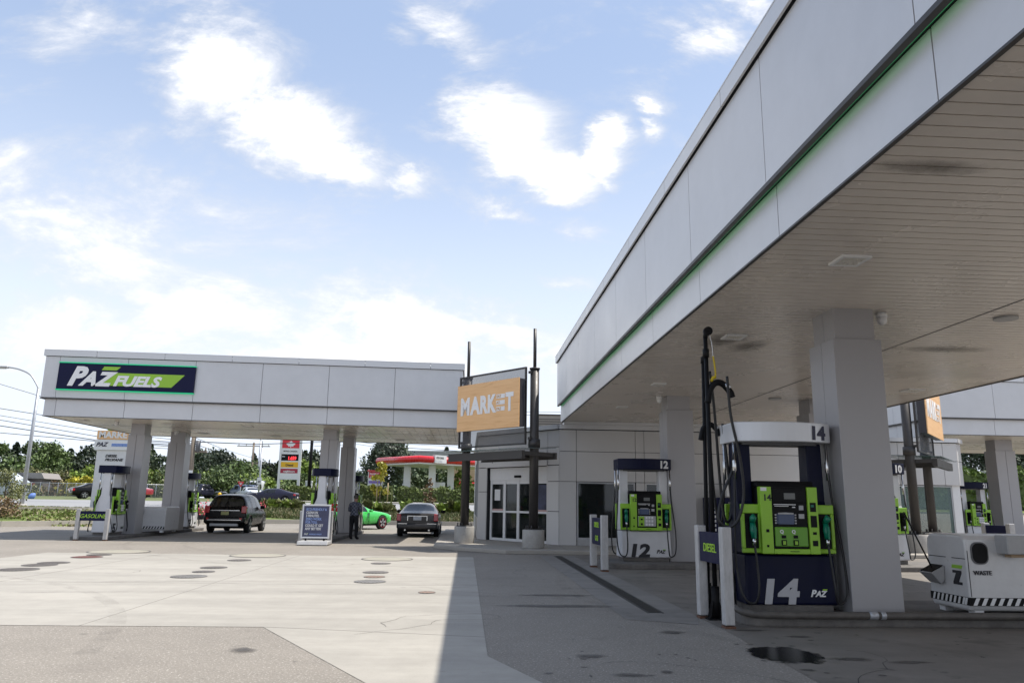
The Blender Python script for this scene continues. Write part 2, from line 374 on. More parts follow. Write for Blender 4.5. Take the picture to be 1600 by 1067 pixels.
# tyre marks and cracks
tym = mat('tyre_mark', (.13,.12,.11), .8)
nt=tym.node_tree; tc=nt.nodes.new('ShaderNodeTexCoord'); n=nt.nodes.new('ShaderNodeTexNoise'); n.inputs['Scale'].default_value=1.6; n.inputs['Detail'].default_value=8; n.inputs['Roughness'].default_value=.75; nt.links.new(tc.outputs['Object'],n.inputs['Vector'])
r_=nt.nodes.new('ShaderNodeMapRange'); r_.inputs['From Min'].default_value=.42; r_.inputs['From Max'].default_value=.72; r_.inputs['To Max'].default_value=.17; nt.links.new(n.outputs[0],r_.inputs['Value']); nt.links.new(r_.outputs[0],nt.nodes['Principled BSDF'].inputs['Alpha'])
mb=MB()
def ribbon(pts,w,z):
    pts=[Vector(p) for p in pts]; pv=None
    for i,p in enumerate(pts):
        d=(pts[min(i+1,len(pts)-1)]-pts[max(i-1,0)]).normalized(); nn=Vector((d.y,-d.x)); ww=w if isinstance(w,float) else w(i)
        a=mb.bm.verts.new((p.x+nn.x*ww,p.y+nn.y*ww,z)); b=mb.bm.verts.new((p.x-nn.x*ww,p.y-nn.y*ww,z))
        if pv: mb._f([pv[0],a,b,pv[1]])
        pv=(a,b)
for (cx,cy,rad,a0,a1) in ((-14,6,9,10,75),(-14,6,10.6,10,75),(4,31,14,190,250),(4,31,15.7,190,250),(-3,-6,19,60,110),(-3,-6,20.6,62,110),(14,14,12.2,150,215),(14,14,10.6,150,215)):
    ribbon([(cx+rad*math.cos(R(a0+(a1-a0)*k/40)),cy+rad*math.sin(R(a0+(a1-a0)*k/40))) for k in range(41)],.10,.0051+.00012*(int(rad*10)%5))
struct(mb.build('tyre_marks',tym))
mb=MB(); rr=random.Random(12)
def crack(x,y,a,n,st=.16):
    pts=[(x,y)]
    for _ in range(n): a+=rr.gauss(0,.45); a*=.98; x+=math.cos(a)*st; y+=math.sin(a)*st; pts.append((x,y))
    ribbon(pts,lambda i:.002+.003*rr.random(),.0066)
for (x,y,a,n) in ((-1.2,9,1.4,30),(1.3,7.5,.3,26),(1.2,16,1.2,34),(-9,15,.2,30),(-3,18,.9,24),(4,8.2,.1,40),(1.6,12.5,2.0,18),(6,8.6,-.1,30)): crack(x,y,a,n)
struct(mb.build('cracks',mat('crack_dark',(.06,.055,.05),.9)))
# manhole covers
def manhole(px_, py_, rpx, kind, lb, Y=None):
    c = G(px_, py_); r = rpx*c.y/FPX
    cols = {'iron':(.155,.14,.13),'red':(.19,.085,.075),'pale':(.33,.305,.245),'grey':(.2,.19,.18),'rusty':(.26,.18,.14)}
    m = mat('manhole_'+kind, cols[kind], .6, .3 if kind!='pale' else 0, .15, 5)
    root = thing('manhole_cover', lb, 'manhole cover', (c.x,c.y,.0045), group='fuel tank covers in the apron')
    mb = MB(); mb.disc((0,0,0), r, .008, 40); mb.build('lid', m, root)
    mb = MB(); n=40
    for k in range(n):
        a, b_ = 2*math.pi*k/n, 2*math.pi*(k+1)/n
        mb.hexa([(math.cos(t)*q, math.sin(t)*q, 0) for t,q in ((a,r),(a,r*1.06),(b_,r*1.06),(b_,r))]+[(math.cos(t)*q, math.sin(t)*q, .010) for t,q in ((a,r),(a,r*1.06),(b_,r*1.06),(b_,r))])
    mb.build('rim', mat('manhole_rim', (.16,.15,.14),.6,.3), root)
    if kind != 'pale':
        mb = MB(); k = int(r*2/.07)
        for i in range(1,k):
            x = -r+i*.07; hw = math.sqrt(max(0,r*r-x*x))*.92
            mb.box(x-.012,x+.012,-hw,hw,.008,.013)
        mb.build('ribs', m, root)
for a in ((28,890,26,'iron','brown ribbed manhole cover at the far left end of the front row'),(62,883,22,'iron','dark manhole cover, second from the left in the left row'),(84,879.5,20,'iron','dark manhole cover right of the pair in the left row'),
          (136,870.5,20,'red','small red manhole cover near the gasoline guard side'),(155,867,16,'iron','dark manhole cover touching the red one'),(186,862,40,'pale','large pale round tank lid nearest the left pump island'),
          (295,901,24,'grey','grey grated manhole cover lowest in the middle row'),(318,893.5,15,'iron','small dark manhole cover in the middle row'),(334,887,18,'iron','dark manhole cover upper in the middle row'),(374,875.5,16,'iron','dark manhole cover just below the middle pale lid'),(403,868,38,'pale','large pale round tank lid in the middle of the apron'),
          (578,909,22,'grey','grey grated manhole cover lowest in the right row'),(585,901.5,15,'rusty','small rusty manhole cover between two in the right row'),(587,894.5,18,'iron','dark manhole cover in the upper right row'),(595,880.5,14,'iron','dark manhole cover just below the right pale lid'),(605,873.5,36,'pale','large pale round tank lid nearest the store'),
          (667,926,12,'rusty','small orange rusty access cover alone near the canopy shadow')): manhole(*a)
# islands
def island(x0,x1,y0,y1,lb,r=.25,rubberedge=False):
    pts=[]
    for (cx,cy,a0) in ((x1-r,y0+r,-90),(x1-r,y1-r,0),(x0+r,y1-r,90),(x0+r,y0+r,180)):
        for k in range(7): a=R(a0+15*k); pts.append((cx+r*math.cos(a),cy+r*math.sin(a)))
    mb=MB(); mb.prism(pts,0,.12); o=mb.build('pump_island',islandm,bevel=.02)
    tag(o,lb,'pump island','raised concrete pump islands'); return o
I14=island(3.5,9.9,9.75,11.6,'low dark concrete island carrying pump 14 and the white waste bin')
island(3.35,12.95,18.1,19.9,'low concrete island carrying pump 12 and pump 10')
IA=island(-13.62,-12.3,27.75,37.9,'low concrete island carrying pump 5 at the gasoline guard')
IB=island(-5.85,-4.7,27.3,37.0,'low concrete island behind the standing advert board')
island(20.2,24.0,29.9,31.7,'low concrete island carrying pump 21 by the far right canopy')
# ---------------------------------------------------------------- canopies
def canopy(name, lb, x0,x1,y0,y1, soff,ledge,capb,top, front_seams=None, left_seams=None, slope=0, planks='x', pitch=.165, plankm=None, strip=True, cols=(), lights=(), cams=(), seamx=(), piece=.76, capo=.06, oh=.11, right_seams=()):
    root = thing(name, lb, 'canopy', (0,0,0), group='filling station canopies')
    XR = x1
    def fin(mb, n, m, bevel=0, parent=root):
        for v in mb.bm.verts: v.co.z += slope*(XR-v.co.x)
        return mb.build(n, m, parent, bevel)
    g = .007
    def run(mb, seams, side, c0, c1, z0, z1, off):
        s = [c0]+[q for q in sorted(seams) if c0+.1<q<c1-.1]+[c1]
        for a,b in zip(s,s[1:]):
            a2, b2 = a+(g if a!=c0 else 0), b-(g if b!=c1 else 0)
            if side=='front': mb.box(a2,b2,y0-off,y0-off+.03,z0,z1)
            if side=='left': mb.box(x0-off,x0-off+.03,a2,b2,z0,z1)
            if side=='right': mb.box(x1+off-.03,x1+off,a2,b2,z0,z1)
            if side=='back': mb.box(a2,b2,y1+off-.03,y1+off,z0,z1)
    fs = front_seams or [x0+2.77*k for k in range(1,9)]; ls = left_seams or [y0+2.77*k for k in range(1,12)]
    for n,(z0,z1,off,m) in {'lower_fascia':(soff,ledge-.02,0,silver),'upper_fascia':(ledge,capb-.012,oh,silver),'parapet_cap':(capb+.006,top,oh+capo,silver_cap)}.items():
        mb = MB(); e = off-.031
        f2, l2 = (fs, ls) if n!='parapet_cap' else ([q+1.3 for q in fs],[q+1.1 for q in ls])
        run(mb,f2,'front',x0-off,x1+off,z0,z1,off); run(mb,l2,'left',y0-e,y1+e,z0,z1,off)
        run(mb,l2,'right',y0-e,y1+e,z0,z1,off); run(mb,f2,'back',x0-off,x1+off,z0,z1,off)
        if n=='parapet_cap':
            for (a,b,c,d) in ((x0-off-.004,x1+off+.004,y0-off-.004,y0+.2),(x0-off-.004,x1+off+.004,y1-.2,y1+off+.004),(x0-off-.004,x0+.2,y0+.201,y1-.201),(x1-.2,x1+off+.004,y0+.201,y1-.201)): mb.box(a,b,c,d,top+.001,top+.02)
        fin(mb,n,m)
    mb = MB(); mb.box(x0+.05,x1-.05,y0+.05,y1-.05,soff+.03,capb); mb.box(x0-oh+.035,x1+oh-.035,y0-oh+.035,y1+oh-.035,ledge-.006,top-.10); fin(mb,'backing',gap)
    mb = MB()   # dark drip trim at the soffit edge and under the ledge
    for (a,b,c,d) in ((x0-.012,x1+.012,y0-.012,y0+.03),(x0-.012,x1+.012,y1-.03,y1+.012),(x0-.012,x0+.03,y0+.031,y1-.031),(x1-.03,x1+.012,y0+.031,y1-.031)): mb.box(a,b,c,d,soff-.022,soff-.002)
    for (a,b,c,d) in ((x0-oh-.015,x1+oh+.015,y0-oh-.015,y0-.06),(x0-oh-.015,x0-.06,y0-.059,y1)): mb.box(a,b,c,d,ledge-.052,ledge-.008)
    fin(mb,'edge_trim',darksteel)
    if strip:
        mb = MB(); mb.box(x0-.059,x0-.053,y0,y1,ledge-.047,ledge-.012)
        if strip=='both': mb.box(x0,x1,y0-.05,y0-.02,ledge-.060,ledge-.038)
        fin(mb,'light_strip',led_green2)
    mb = MB()
    if planks=='x':
        y=y0+.03
        while y<y1-.04: mb.box(x0+.03,x1-.03,y,min(y+pitch-.017,y1-.03),soff,soff+.012); y+=pitch
    else:
        x=x0+.03
        while x<x1-.04: mb.box(x,min(x+pitch-.012,x1-.03),y0+.03,y1-.03,soff,soff+.012); x+=pitch
    fin(mb,'soffit',plankm or soffit_m)
    mb = MB()
    for q in seamx:
        if planks=='x': mb.box(q-.012,q+.012,y0+.03,y1-.03,soff-.004,soff-.0005)
        else: mb.box(x0+.03,x1-.03,q-.012,q+.012,soff-.004,soff-.0005)
    if seamx: fin(mb,'soffit_joint',gap)
    for (x,y,w) in lights:
        zz = soff+slope*(XR-x)
        if w>0:
            mb=MB(); mb.box(-w,w,-w,-w+.04,-.03,-.001); mb.box(-w,w,w-.04,w,-.03,-.001); mb.box(-w,-w+.04,-w+.04,w-.04,-.03,-.001); mb.box(w-.04,w,-w+.04,w-.04,-.03,-.001)
            f=mb.build('ceiling_light',white,root,loc=(x,y,zz))
            mb=MB(); mb.box(-w+.041,w-.041,-w+.041,w-.041,-.018,-.001)
            for k in range(5):
                for j in range(3):
                    a=-w*.75+k*w*.37; b=-w*.6+j*w*.6; mb.box(a-.02,a+.02,b-.03,b+.03,-.026,-.018)
            mb.build('lens',lens,f)
        else:
            mb=MB(); mb.disc((0,0,-.03),.16,.029,24); mb.build('round_vent',lgrey,root,loc=(x,y,zz))
    for (x,y) in cams:
        mb=MB(); mb.cyl((0,0,0),(0,0,-.07),.075,.075,18); mb.tube([(0,0,-.07),(0,0,-.13),(0,0,-.165),(0,0,-.18)],[.07,.066,.045,.01],18)
        mb.build('security_camera',white,root,loc=(x,y,soff+slope*(XR-x)))
    for (cx0,cx1,cy0,cy1,zb,h1) in cols:
        zt = soff+slope*(XR-cx0)+.006
        mb=MB(); sx=cx0+(cx1-cx0)*.0
        ym=(cy0+cy1)/2
        mb.box(cx0,cx1,cy0,ym-.005,zb,h1); mb.box(cx0,cx1,ym+.005,cy1,zb,h1); mb.box(cx0+.02,cx1-.02,ym-.006,ym+.006,zb,h1-.02)
        if planks=='y':
            mb.bm.clear(); xm=(cx0+cx1)/2; mb.box(cx0,xm-.006,cy0,cy1,zb,h1); mb.box(xm+.006,cx1,cy0,cy1,zb,h1); mb.box(xm-.007,xm+.007,cy0+.03,cy1-.03,zb,h1-.02)
        c=mb.build('column',colmat,root,bevel=.006)
        mb=MB(); i=.055
        mb.box(cx0+i,cx1-i,cy0+i,ym-.005,h1,zt); mb.box(cx0+i,cx1-i,ym+.005,cy1-i,h1,zt); mb.box(cx0+i+.02,cx1-i-.02,ym-.006,ym+.006,h1,zt)
        mb.build('capital',colmat,c,bevel=.005)
    return root
mc=canopy('fuel_canopy','long silver canopy on the right over pumps 14 and 12, green glow under its ledge', 3.19,11.56,-2.5,26.1, 4.21,4.80,6.29,6.52,
   left_seams=[4.62+2.735*k for k in range(-3,9)], plankm=soffit_m, seamx=(7.35,),
   cols=((5.03,5.72,10.05,10.80,.12,3.76),(5.03,5.72,19.05,19.8,.12,3.84),(8.75,9.4,19.05,19.8,.12,3.84)),
   lights=((4.27,8.0,.17),(4.35,12.05,.17),(4.38,17.2,.15),(4.4,21.5,.15),(7.8,10.35,-1),(7.9,19.1,-1),(10.45,17.2,.2),(9,8,.17),(10.2,6.2,.17)),
   cams=((5.9,10.3),(4.9,19.2),(8.9,18.9)))
lc = canopy('fuel_canopy','long low silver canopy on the left carrying the blue and green fuels sign', -15.25,-.35,28.2,36.4, 4.13,4.78,6.28,6.50, slope=.0105,
   front_seams=[-14.85+2.42*k for k in range(0,7)], planks='y', pitch=.3, plankm=soffit_l, strip=False, seamx=(31.5,34.0),
   cols=((P(183,826,30.3).x,P(210,826,30.3).x,30.3,31.0,.12,3.83),(P(249,821,34).x,P(277,821,34).x,34.0,34.7,.12,3.8),(-5.72,-5.08,30.3,31.0,.12,3.78),(-5.52,-4.92,33.9,34.6,.12,3.75)),
   lights=((-14.5,29.5,.2),(-11.5,30,.2),(-11.5,34,.2),(-8.5,30,.2),(-8.5,34.5,.2),(-3,30,.2),(-3,34.5,.2)), cams=((-13.3,29.7),(-12.4,33.3)))
canopy('fuel_canopy','silver canopy at the far right edge, behind the second market sign', 18.2,34,28.6,38, 4.33,4.98,6.42,6.66, front_seams=[20.55+2.4*k for k in range(0,5)], planks='y', pitch=.3, plankm=soffit_l, strip=False, seamx=(32,),
   cols=((21.75,22.6,30.4,31.1,.12,3.88),))
mb=MB(); mb.box(3.25,11.5,25.64,26.06,4.105,4.205); mb.build('closure_trim',silver_cap,mc)
soot=mat('soot_mark',(.07,.06,.05),.7,0,.2,5); soften(soot,.0,.9,1.1,6,.26)
for (a,b,rx,ry) in ((1455,262,.5,.2),(1130,531,.4,.9),(1170,541,.3,.7),(1475,546,.8,.4)):
    c=G(a,b,4.2); MB().prism(blob(c.x,c.y,rx,ry,24,.15,3),4.2015,4.2035).build('soot_mark',soot,mc)
# fuels sign on the left canopy
rt = thing('fuels_sign','navy fuels sign with white and lime lettering on the left canopy fascia','sign',(-14.82,28.07,5.235))
rt.rotation_euler=(0,.0105,0)
W_,H_ = 4.83,.95
mb=MB(); mb.box(0,W_,-.08,.02,0,H_); mb.build('panel',navy2,rt,bevel=.004)
mb=MB(); mb.box(-.01,W_+.01,-.095,.02,H_,H_+.035); mb.box(-.01,W_+.01,-.095,.02,-.035,0); mb.build('light_strip',led_green,rt)
mb=MB(); mb.prism([(1.42,.17),(4.05,.17),(4.48,.64),(1.95,.64)],-.086,-.08,'y'); mb.prism([(1.52,.73),(2.05,.73),(2.18,.86),(1.6,.86)],-.086,-.08,'y'); mb.build('lime_band',mat('lime_sign',(.28,.52,.03),.4),rt)
text('P',.92,whitetext,rt,(.38,-.092,.17),shear=.38,bold=.05,sx=1.0); text('A',.68,whitetext,rt,(.84,-.092,.17),shear=.38,bold=.05,sx=1.08); text('Z',.68,whitetext,rt,(1.36,-.092,.17),shear=.38,bold=.05,sx=1.08)
text('FUELS',.50,whitetext,rt,(1.98,-.092,.18),shear=.3,bold=.045,sx=1.22)
# ---------------------------------------------------------------- store
store = thing('store_building','silver panelled store with glass entrance under the market sign','building',(0,0,0))
# outline (front): A left wall, diagonal entrance, front wall, mirrored diagonal, wing
A0,A1,B0,B1,C1,D0,D1 = (.44,42),(.44,29.35),(3.1,25.75),(13.3,25.75),(15.0,28.0),(18.5,28.0),(19.0,28.5)
mb=MB(); mb.prism([(3.2,26.1),(13.2,26.1),(14.9,28.3),(18.4,28.3),(18.8,28.8),(18.8,42),(.75,42),(.75,29.5)],3.9,3.99); mb.build('roof',brown_metal,store)
def seg_panels(mb,a,b,zs,us,t=.04,g=.008,skip=()):
    a=Vector(a);b=Vector(b);Ln=(b-a).length;d=(b-a)/Ln
    us=[0]+[u for u in us if 0<u<Ln]+[Ln]
    for i,(u0,u1) in enumerate(zip(us,us[1:])):
        for j,(z0,z1) in enumerate(zip(zs,zs[1:])):
            if (i,j) in skip: continue
            mb.wall(a+d*(u0+g),a+d*(u1-g),z0+g,z1-g,.0,-t)
zs=[.12,2.2,3.2,3.93]
mb=MB(); mi=MB()
seg_panels(mb,B0,B1,zs,[.58,2.6,2.9,4.55,5.9,9.0,9.6],skip=((1,0),(3,0),(6,0)))
mi.wall((B0[0]+.1,25.80),(B1[0]-.1,25.80),2.2,3.95,0,-.25); mi.wall((3.1,25.80),(3.68,25.80),.12,2.2,0,-.25); mi.wall((5.7,25.80),(6.0,25.80),.12,2.2,0,-.25); mi.wall((7.65,25.80),(9.0,25.80),.12,2.2,0,-.25); mi.wall((12.1,25.80),(13.2,25.80),.12,2.2,0,-.25)
DL=(Vector(B0)-Vector(A1)).length
def dpt(u,o=0):   # point on the entrance diagonal, u metres from its left end, o outwards
    d=(Vector(B0)-Vector(A1)).normalized(); n=Vector((d.y,-d.x)); p=Vector(A1)+d*u+n*o; return p
# lower piers, upper band
seg_panels(mb,A1,B0,[2.75,3.35,3.93],[1.2,3.9])
mb.wall(dpt(.01),dpt(.52),.13,1.85,0,-.04); mb.wall(dpt(.01),dpt(.52),1.87,2.73,0,-.04)
mb.wall(dpt(3.85),dpt(4.45),.13,1.2,0,-.04); mb.wall(dpt(3.85),dpt(4.45),1.22,2.19,0,-.04); mb.wall(dpt(3.85),dpt(4.45),2.21,2.73,0,-.04)
mi.wall(dpt(.02,-.05),dpt(.50,-.05),.12,3.9,0,-.35); mi.wall(dpt(3.87,-.05),dpt(4.43,-.05),.12,3.9,0,-.35); mi.wall(dpt(.5,-.05),dpt(3.87,-.05),2.74,3.9,0,-.35)
seg_panels(mb,B1,C1,zs,[1.4]); seg_panels(mb,C1,D0,[2.35,3.25,3.93],[1.2,2.95]); seg_panels(mb,D0,D1,[2.35,3.25,3.93],[])
mi.wall((13.4,25.9),(15.05,28.1),.12,3.9,0,-.2); mi.wall((15.0,28.07),(18.45,28.07),2.37,3.9,0,-.2); mi.wall((18.45,28.07),(18.9,28.55),2.37,3.9,0,-.2)
seg_panels(mb,A0,A1,[.12,.9,3.2,3.93],[3,6,9],skip=((2,1),(3,1),(1,1)))
mi.wall((.50,42),(.50,29.5),3.2,3.9,0,-.2); mi.wall((.50,42),(.50,39),.12,3.9,0,-.2)
seg_panels(mb,D1,(19.0,42),[.12,.5,2.35,3.25,3.93],[1.5,4,8],skip=((0,1),(1,1)))
mi.wall((18.95,28.6),(18.95,42),2.37,3.9,0,-.2)
mb.build('wall',wallmat,store,bevel=.003); mi.build('wall_core',gap,store)
mb=MB()   # white corner post and window returns of the wing
mb.box(18.25,18.55,28.1,28.4,.12,2.36); mb.box(18.75,18.9,28.7,28.85,.12,2.36); mb.build('corner_post',white,store)
mb=MB()
def cop(a,b,o): mb.wall(a,b,3.95,4.10,o,-.3)
for a,b in ((A0,A1),(A1,B0),(B0,B1),(B1,C1),(C1,D0),(D0,D1),(D1,(19,42))): cop(a,b,.09 if a!=A1 else .088)
mb.build('parapet_cap',silver_cap,store)
# windows
intm = mat('interior_shelf',(.10,.085,.07),.7,0,.5,3); intw = mat('interior_wall',(.16,.15,.14),.8)
def window(name,x0,x1,z0,z1,y,mull=(),gl=winglass,fm=white,depth=.06):
    mb=MB(); f=.05
    mb.box(x0,x1,y,y+depth,z0,z0+f*1.6); mb.box(x0,x1,y,y+depth,z1-f,z1); mb.box(x0,x0+f,y,y+depth,z0+f*1.6,z1-f); mb.box(x1-f,x1,y,y+depth,z0+f*1.6,z1-f)
    for m_ in mull: mb.box(m_-f/2,m_+f/2,y,y+depth,z0+f*1.6,z1-f)
    o=mb.build(name,fm,store)
    mb=MB(); mb.box(x0+f,x1-f,y+.02,y+.03,z0+f*1.6,z1-f); mb.build('pane',gl,o); return o
window('window',3.70,5.68,.30,2.19,25.80,(),fm=galv); window('window',6.02,7.62,.30,2.19,25.80,(),fm=white); window('window',9.02,12.08,.30,2.19,25.80,(10.5,),fm=galv)
clearer = glassmat('wing_glass',(.10,.17,.16),.55,.04)
window('window',15.4,18.25,.20,2.34,28.12,(16.4,17.3),gl=clearer,fm=galv)
mb=MB(); mb.wall((15.0,28.1),(18.3,28.1),.12,.32,0,-.1); mb.wall((3.7,25.78),(5.68,25.78),.125,.30,0,-.1); mb.wall((6.02,25.78),(7.62,25.78),.125,.30,0,-.1); mb.wall((9.02,25.78),(12.08,25.78),.125,.3,0,-.1); mb.build('plinth',lgrey,store)
mb=MB(); mb.wall((.47,39),(.47,30),.95,3.15,0,-.02); mb.build('side_glazing',clearer,store)
mb=MB()
for k in range(7): mb.wall((.46,39-k*1.5),(.46,38.94-k*1.5),.9,3.2,.02,-.05)
mb.build('side_mullion',galv,store)
# interior seen through the glass: shelves with stock, floor, back wall
mb=MB(); mb.box(.9,18.6,38,38.2,.12,3.8); mb.build('interior_wall',intw,store)
mb=MB(); mb.prism([(3.3,26.1),(13.2,26.1),(15.2,28.6),(18.6,28.6),(18.6,38),(.9,38),(.9,30.2)],.125,.135); mb.build('interior_floor',mat('floor_tile',(.3,.28,.25),.3),store)
for i,(xx,yy) in enumerate(((3.9,27.4),(6.3,27.4),(9.4,27.4),(11,27.4),(2.6,31),(5,31.5),(16.2,31))):
    mb=MB()
    for z in (.2,.6,1.0,1.4,1.8): mb.box(xx,xx+1.4,yy,yy+.5,z,z+.03)
    mb.box(xx,xx+1.4,yy+.5,yy+.53,.14,1.95)
    sh=mb.build('display_shelf',intw,store)
    cols_=[(.3,.05,.04),(.05,.12,.3),(.35,.3,.05),(.3,.3,.3),(.06,.2,.06)]; mb=MB()
    for z in (.23,.63,1.03,1.43):
        x=xx+.03
        while x<xx+1.3:
            w=random.uniform(.06,.16); mb.mi=random.randrange(5); mb.box(x,x+w,yy+.02,yy+.3,z,z+random.uniform(.15,.3)); x+=w+.012
    mb.build('goods',[mat('goods_%d'%k,c,.5) for k,c in enumerate(cols_)],sh)
# sliding entrance
def dwall(mb,u0,u1,z0,z1,o0,o1): mb.wall(dpt(u0),dpt(u1),z0,z1,o0,o1)
door = MB(); O=-.16
for u in (.56,1.33,2.10,2.98,3.78): dwall(door,u,u+(.10 if u in(.56,3.78) else .13),.13,2.28,O,O-.08)
dwall(door,.56,3.88,2.28,2.72,O+.02,O-.10); dwall(door,.66,3.78,.13,.22,O-.01,O-.07); dwall(door,.66,3.78,1.12,1.19,O-.01,O-.07)
dwall(door,.66,3.78,2.14,2.28,O-.01,O-.07)
d=door.build('sliding_door',white,store)
mb=MB(); dwall(mb,.66,3.78,.22,2.14,O-.035,O-.045); mb.build('pane',winglass,d)
mb=MB(); dwall(mb,2.0,2.35,2.36,2.44,O+.06,O+.02); mb.build('door_sensor',black,d)
mb=MB(); dwall(mb,3.15,3.74,1.25,2.1,O-.02,O-.034); mb.build('poster',mat('poster_navy',(.05,.055,.10),.5,0,.5,3),d)
mb=MB(); dwall(mb,.8,1.12,1.55,1.95,O-.02,O-.034); mb.build('notice',white,d)
mb=MB(); dwall(mb,.68,1.3,1.17,1.25,O-.012,O-.034); dwall(mb,3.2,3.72,1.17,1.25,O-.012,O-.034); mb.build('warning_strip',mat('warning_strip',(.5,.32,.3),.5),d)
mb=MB(); dwall(mb,.9,3.1,2.50+.45,2.53+.45,.06,.0); dwall(mb,0.9,0.93,2.9,2.95,.06,0); mb.build('canopy_rail',darksteel,store)
mb=MB(); dwall(mb,.52,3.9,2.74,3.25,.05,-.0); 
mb.build('header_panel',wallmat,store,bevel=.004)
# rooftop unit
ru=thing('rooftop_unit','beige metal ventilation box on the store roof beside the right market post','rooftop unit',(3.75,33.5,3.99))
mb=MB(); mb.box(-.75,.75,-.5,.5,.1,1.25); mb.build('housing',mat('beige_metal',(.36,.33,.28),.5,.2,.05,3),ru,bevel=.02)
mb=MB()
for k in range(9): mb.box(-.68,.68,-.515,-.5,.25+k*.1,.29+k*.1)
mb.build('louvre',brown_metal,ru)
mb=MB(); mb.box(-.8,.8,-.55,.55,0,.1); mb.box(-.8,.8,-.55,.55,1.251,1.29); mb.build('cap',brown_metal,ru)
# ---------------------------------------------------------------- market sign pylons
def pylon(p0,p1,flip,lb_frame,lb_sign,h0,h1):
    """p0 left post, p1 right post (x,y)"""
    a=Vector(p0);b=Vector(p1);d=(b-a).normalized();n=Vector((d.y,-d.x))
    if n.y>0: n=-n
    root=thing('sign_pylon',lb_frame,'sign pylon',(a.x,a.y,.12)); ang=math.atan2(d.y,d.x); root.rotation_euler=(0,0,ang)
    L_=(b-a).length
    # local: x along posts, -y outwards
    for i,(x,h) in enumerate(((0,h0),(L_,h1))):
        mb=MB(); mb.cyl((x,0,0),(x,0,.55),.34,.34,32); mb.build('concrete_base',concrete,root,bevel=.02)
        mb=MB(); mb.cyl((x,0,.55),(x,0,.58),.28,.28,24)
        mb.cyl((x,0,.58),(x,0,h-1.35),.145,.145,20); mb.cyl((x,0,3.05),(x,0,3.32),.19,.19,20); mb.cyl((x,0,h-1.35),(x,0,h-1.3),.17,.17,20)
        mb.cyl((x,0,h-1.3),(x,0,h),.055,.055,12); mb.build('post',darksteel,root)
        mb=MB()
        for k in range(6): t=k*math.pi/3; mb.cyl((x+.23*math.cos(t),.23*math.sin(t),.55),(x+.23*math.cos(t),.23*math.sin(t),.67),.02,.02,8)
        mb.build('anchor_bolts',darksteel,root)
    z0,z1=3.15,5.62
    mb=MB(); y=-.30
    for (x0_,x1_,za,zb) in ((-.1,L_-.1,z0,z0+.05),(-.1,L_-.1,z1-.05,z1),(-.1,-.05,z0+.05,z1-.05),(L_-.15,L_-.1,z0+.05,z1-.05)): mb.box(x0_,x1_,y,y+.06,za,zb)
    for x in (0,L_):
        for z in (3.3,5.4): mb.box(x-.05,x+.05,y+.06,-.1,z,z+.08)
    fr=mb.build('screen_frame',darksteel,root)
    mb=MB(); mb.box(-.05,L_-.15,y+.025,y+.035,z0+.05,z1-.05); mb.build('screen',meshm,fr)
    # awning
    mb=MB(); mb.box(-.02,L_+.25,-.78,-.64,2.68,2.93)
    for x in (.04,.8,1.6,L_-.9,L_+.15): mb.box(x-.04,x+.04,-.64,.7,2.80,2.92)
    mb.box(-.02,L_+.25,.7,.78,2.72,2.93)
    aw=mb.build('awning_frame',darksteel,root)
    mb=MB()
    for k in range(4):
        x=-.0+k*(L_+.2)/4; mb.hexa([(x,-.9,2.99),(x+(L_+.2)/4-.05,-.9,2.99),(x+(L_+.2)/4-.05,0.85,3.08),(x,0.85,3.08)]+[(x,-.9,3.004),(x+(L_+.2)/4-.05,-.9,3.004),(x+(L_+.2)/4-.05,0.85,3.094),(x,0.85,3.094)])
    mb.build('awning_glass',awnglass,aw)
    # sign
    s=thing('market_sign',lb_sign,'sign',tuple(a)+(0,)); s.rotation_euler=(0,0,ang)
    return root,s,L_
f0,s0,L0=pylon((-.03,26.62),(2.1,24.06),0,'dark steel posts with mesh screen and glass awning at the left store entrance','wood-look market sign with white lettering between the posts at the left entrance',6.95,6.9)
def signboard(s,x0,x1,z0,z1,y0=-.62,y1=-.36):
    mb=MB(); mb.box(x0,x1,y0,y0+.03,z0,z1); mb.build('face_panel',woodm,s)
    mb=MB(); mb.box(x0+.02,x1-.02,y0+.031,y1,z0+.02,z1-.02); mb.build('back_box',mat('sign_back',(.045,.045,.055),.4,.2),s)
    W2=x1-x0; H2=z1-z0; q=H2*.36; zz=z0+H2*.36
    k=(W2*.86)/4.05/ (q*.9)
    xs=x0+W2*.06; adv=W2*.88
    for ch,u,wd in (('M',0,.205),('A',.205,.17),('R',.375,.155),('K',.515,.15),('T',.845,.15)):
        text(ch,q*1.38,whitetext,s,(xs+adv*u,y0-.006,zz),bold=.05,sx=wd*adv*.97/(q*1.38*(.86 if ch=='M' else .70)))
    mb=MB(); ex=xs+adv*.675; ew=adv*.15
    for i in range(3): mb.box(ex,ex+ew,y0-.012,y0,zz+i*q*.36,zz+i*q*.36+q*.24)
    mb.build('letter_bars',whitetext,s)
    for i,t in enumerate(('PAZ','AT','EAT')): text(t,q*.22,mat('wood_lettering',(.6,.33,.12),.5),s,(ex+.02,y0-.016,zz+i*q*.36+q*.045),bold=.02,ext=.002)
signboard(s0,.20,3.26,3.80,5.36)
f1,s1,L1=pylon((14.33,24.1),(16.45,26.65),1,'dark steel posts with awning near pump 10, before the far store wing','wood-look market sign seen at a sharp angle behind pump 10',6.95,6.95)
signboard(s1,-.1,3.3,3.85,5.55)
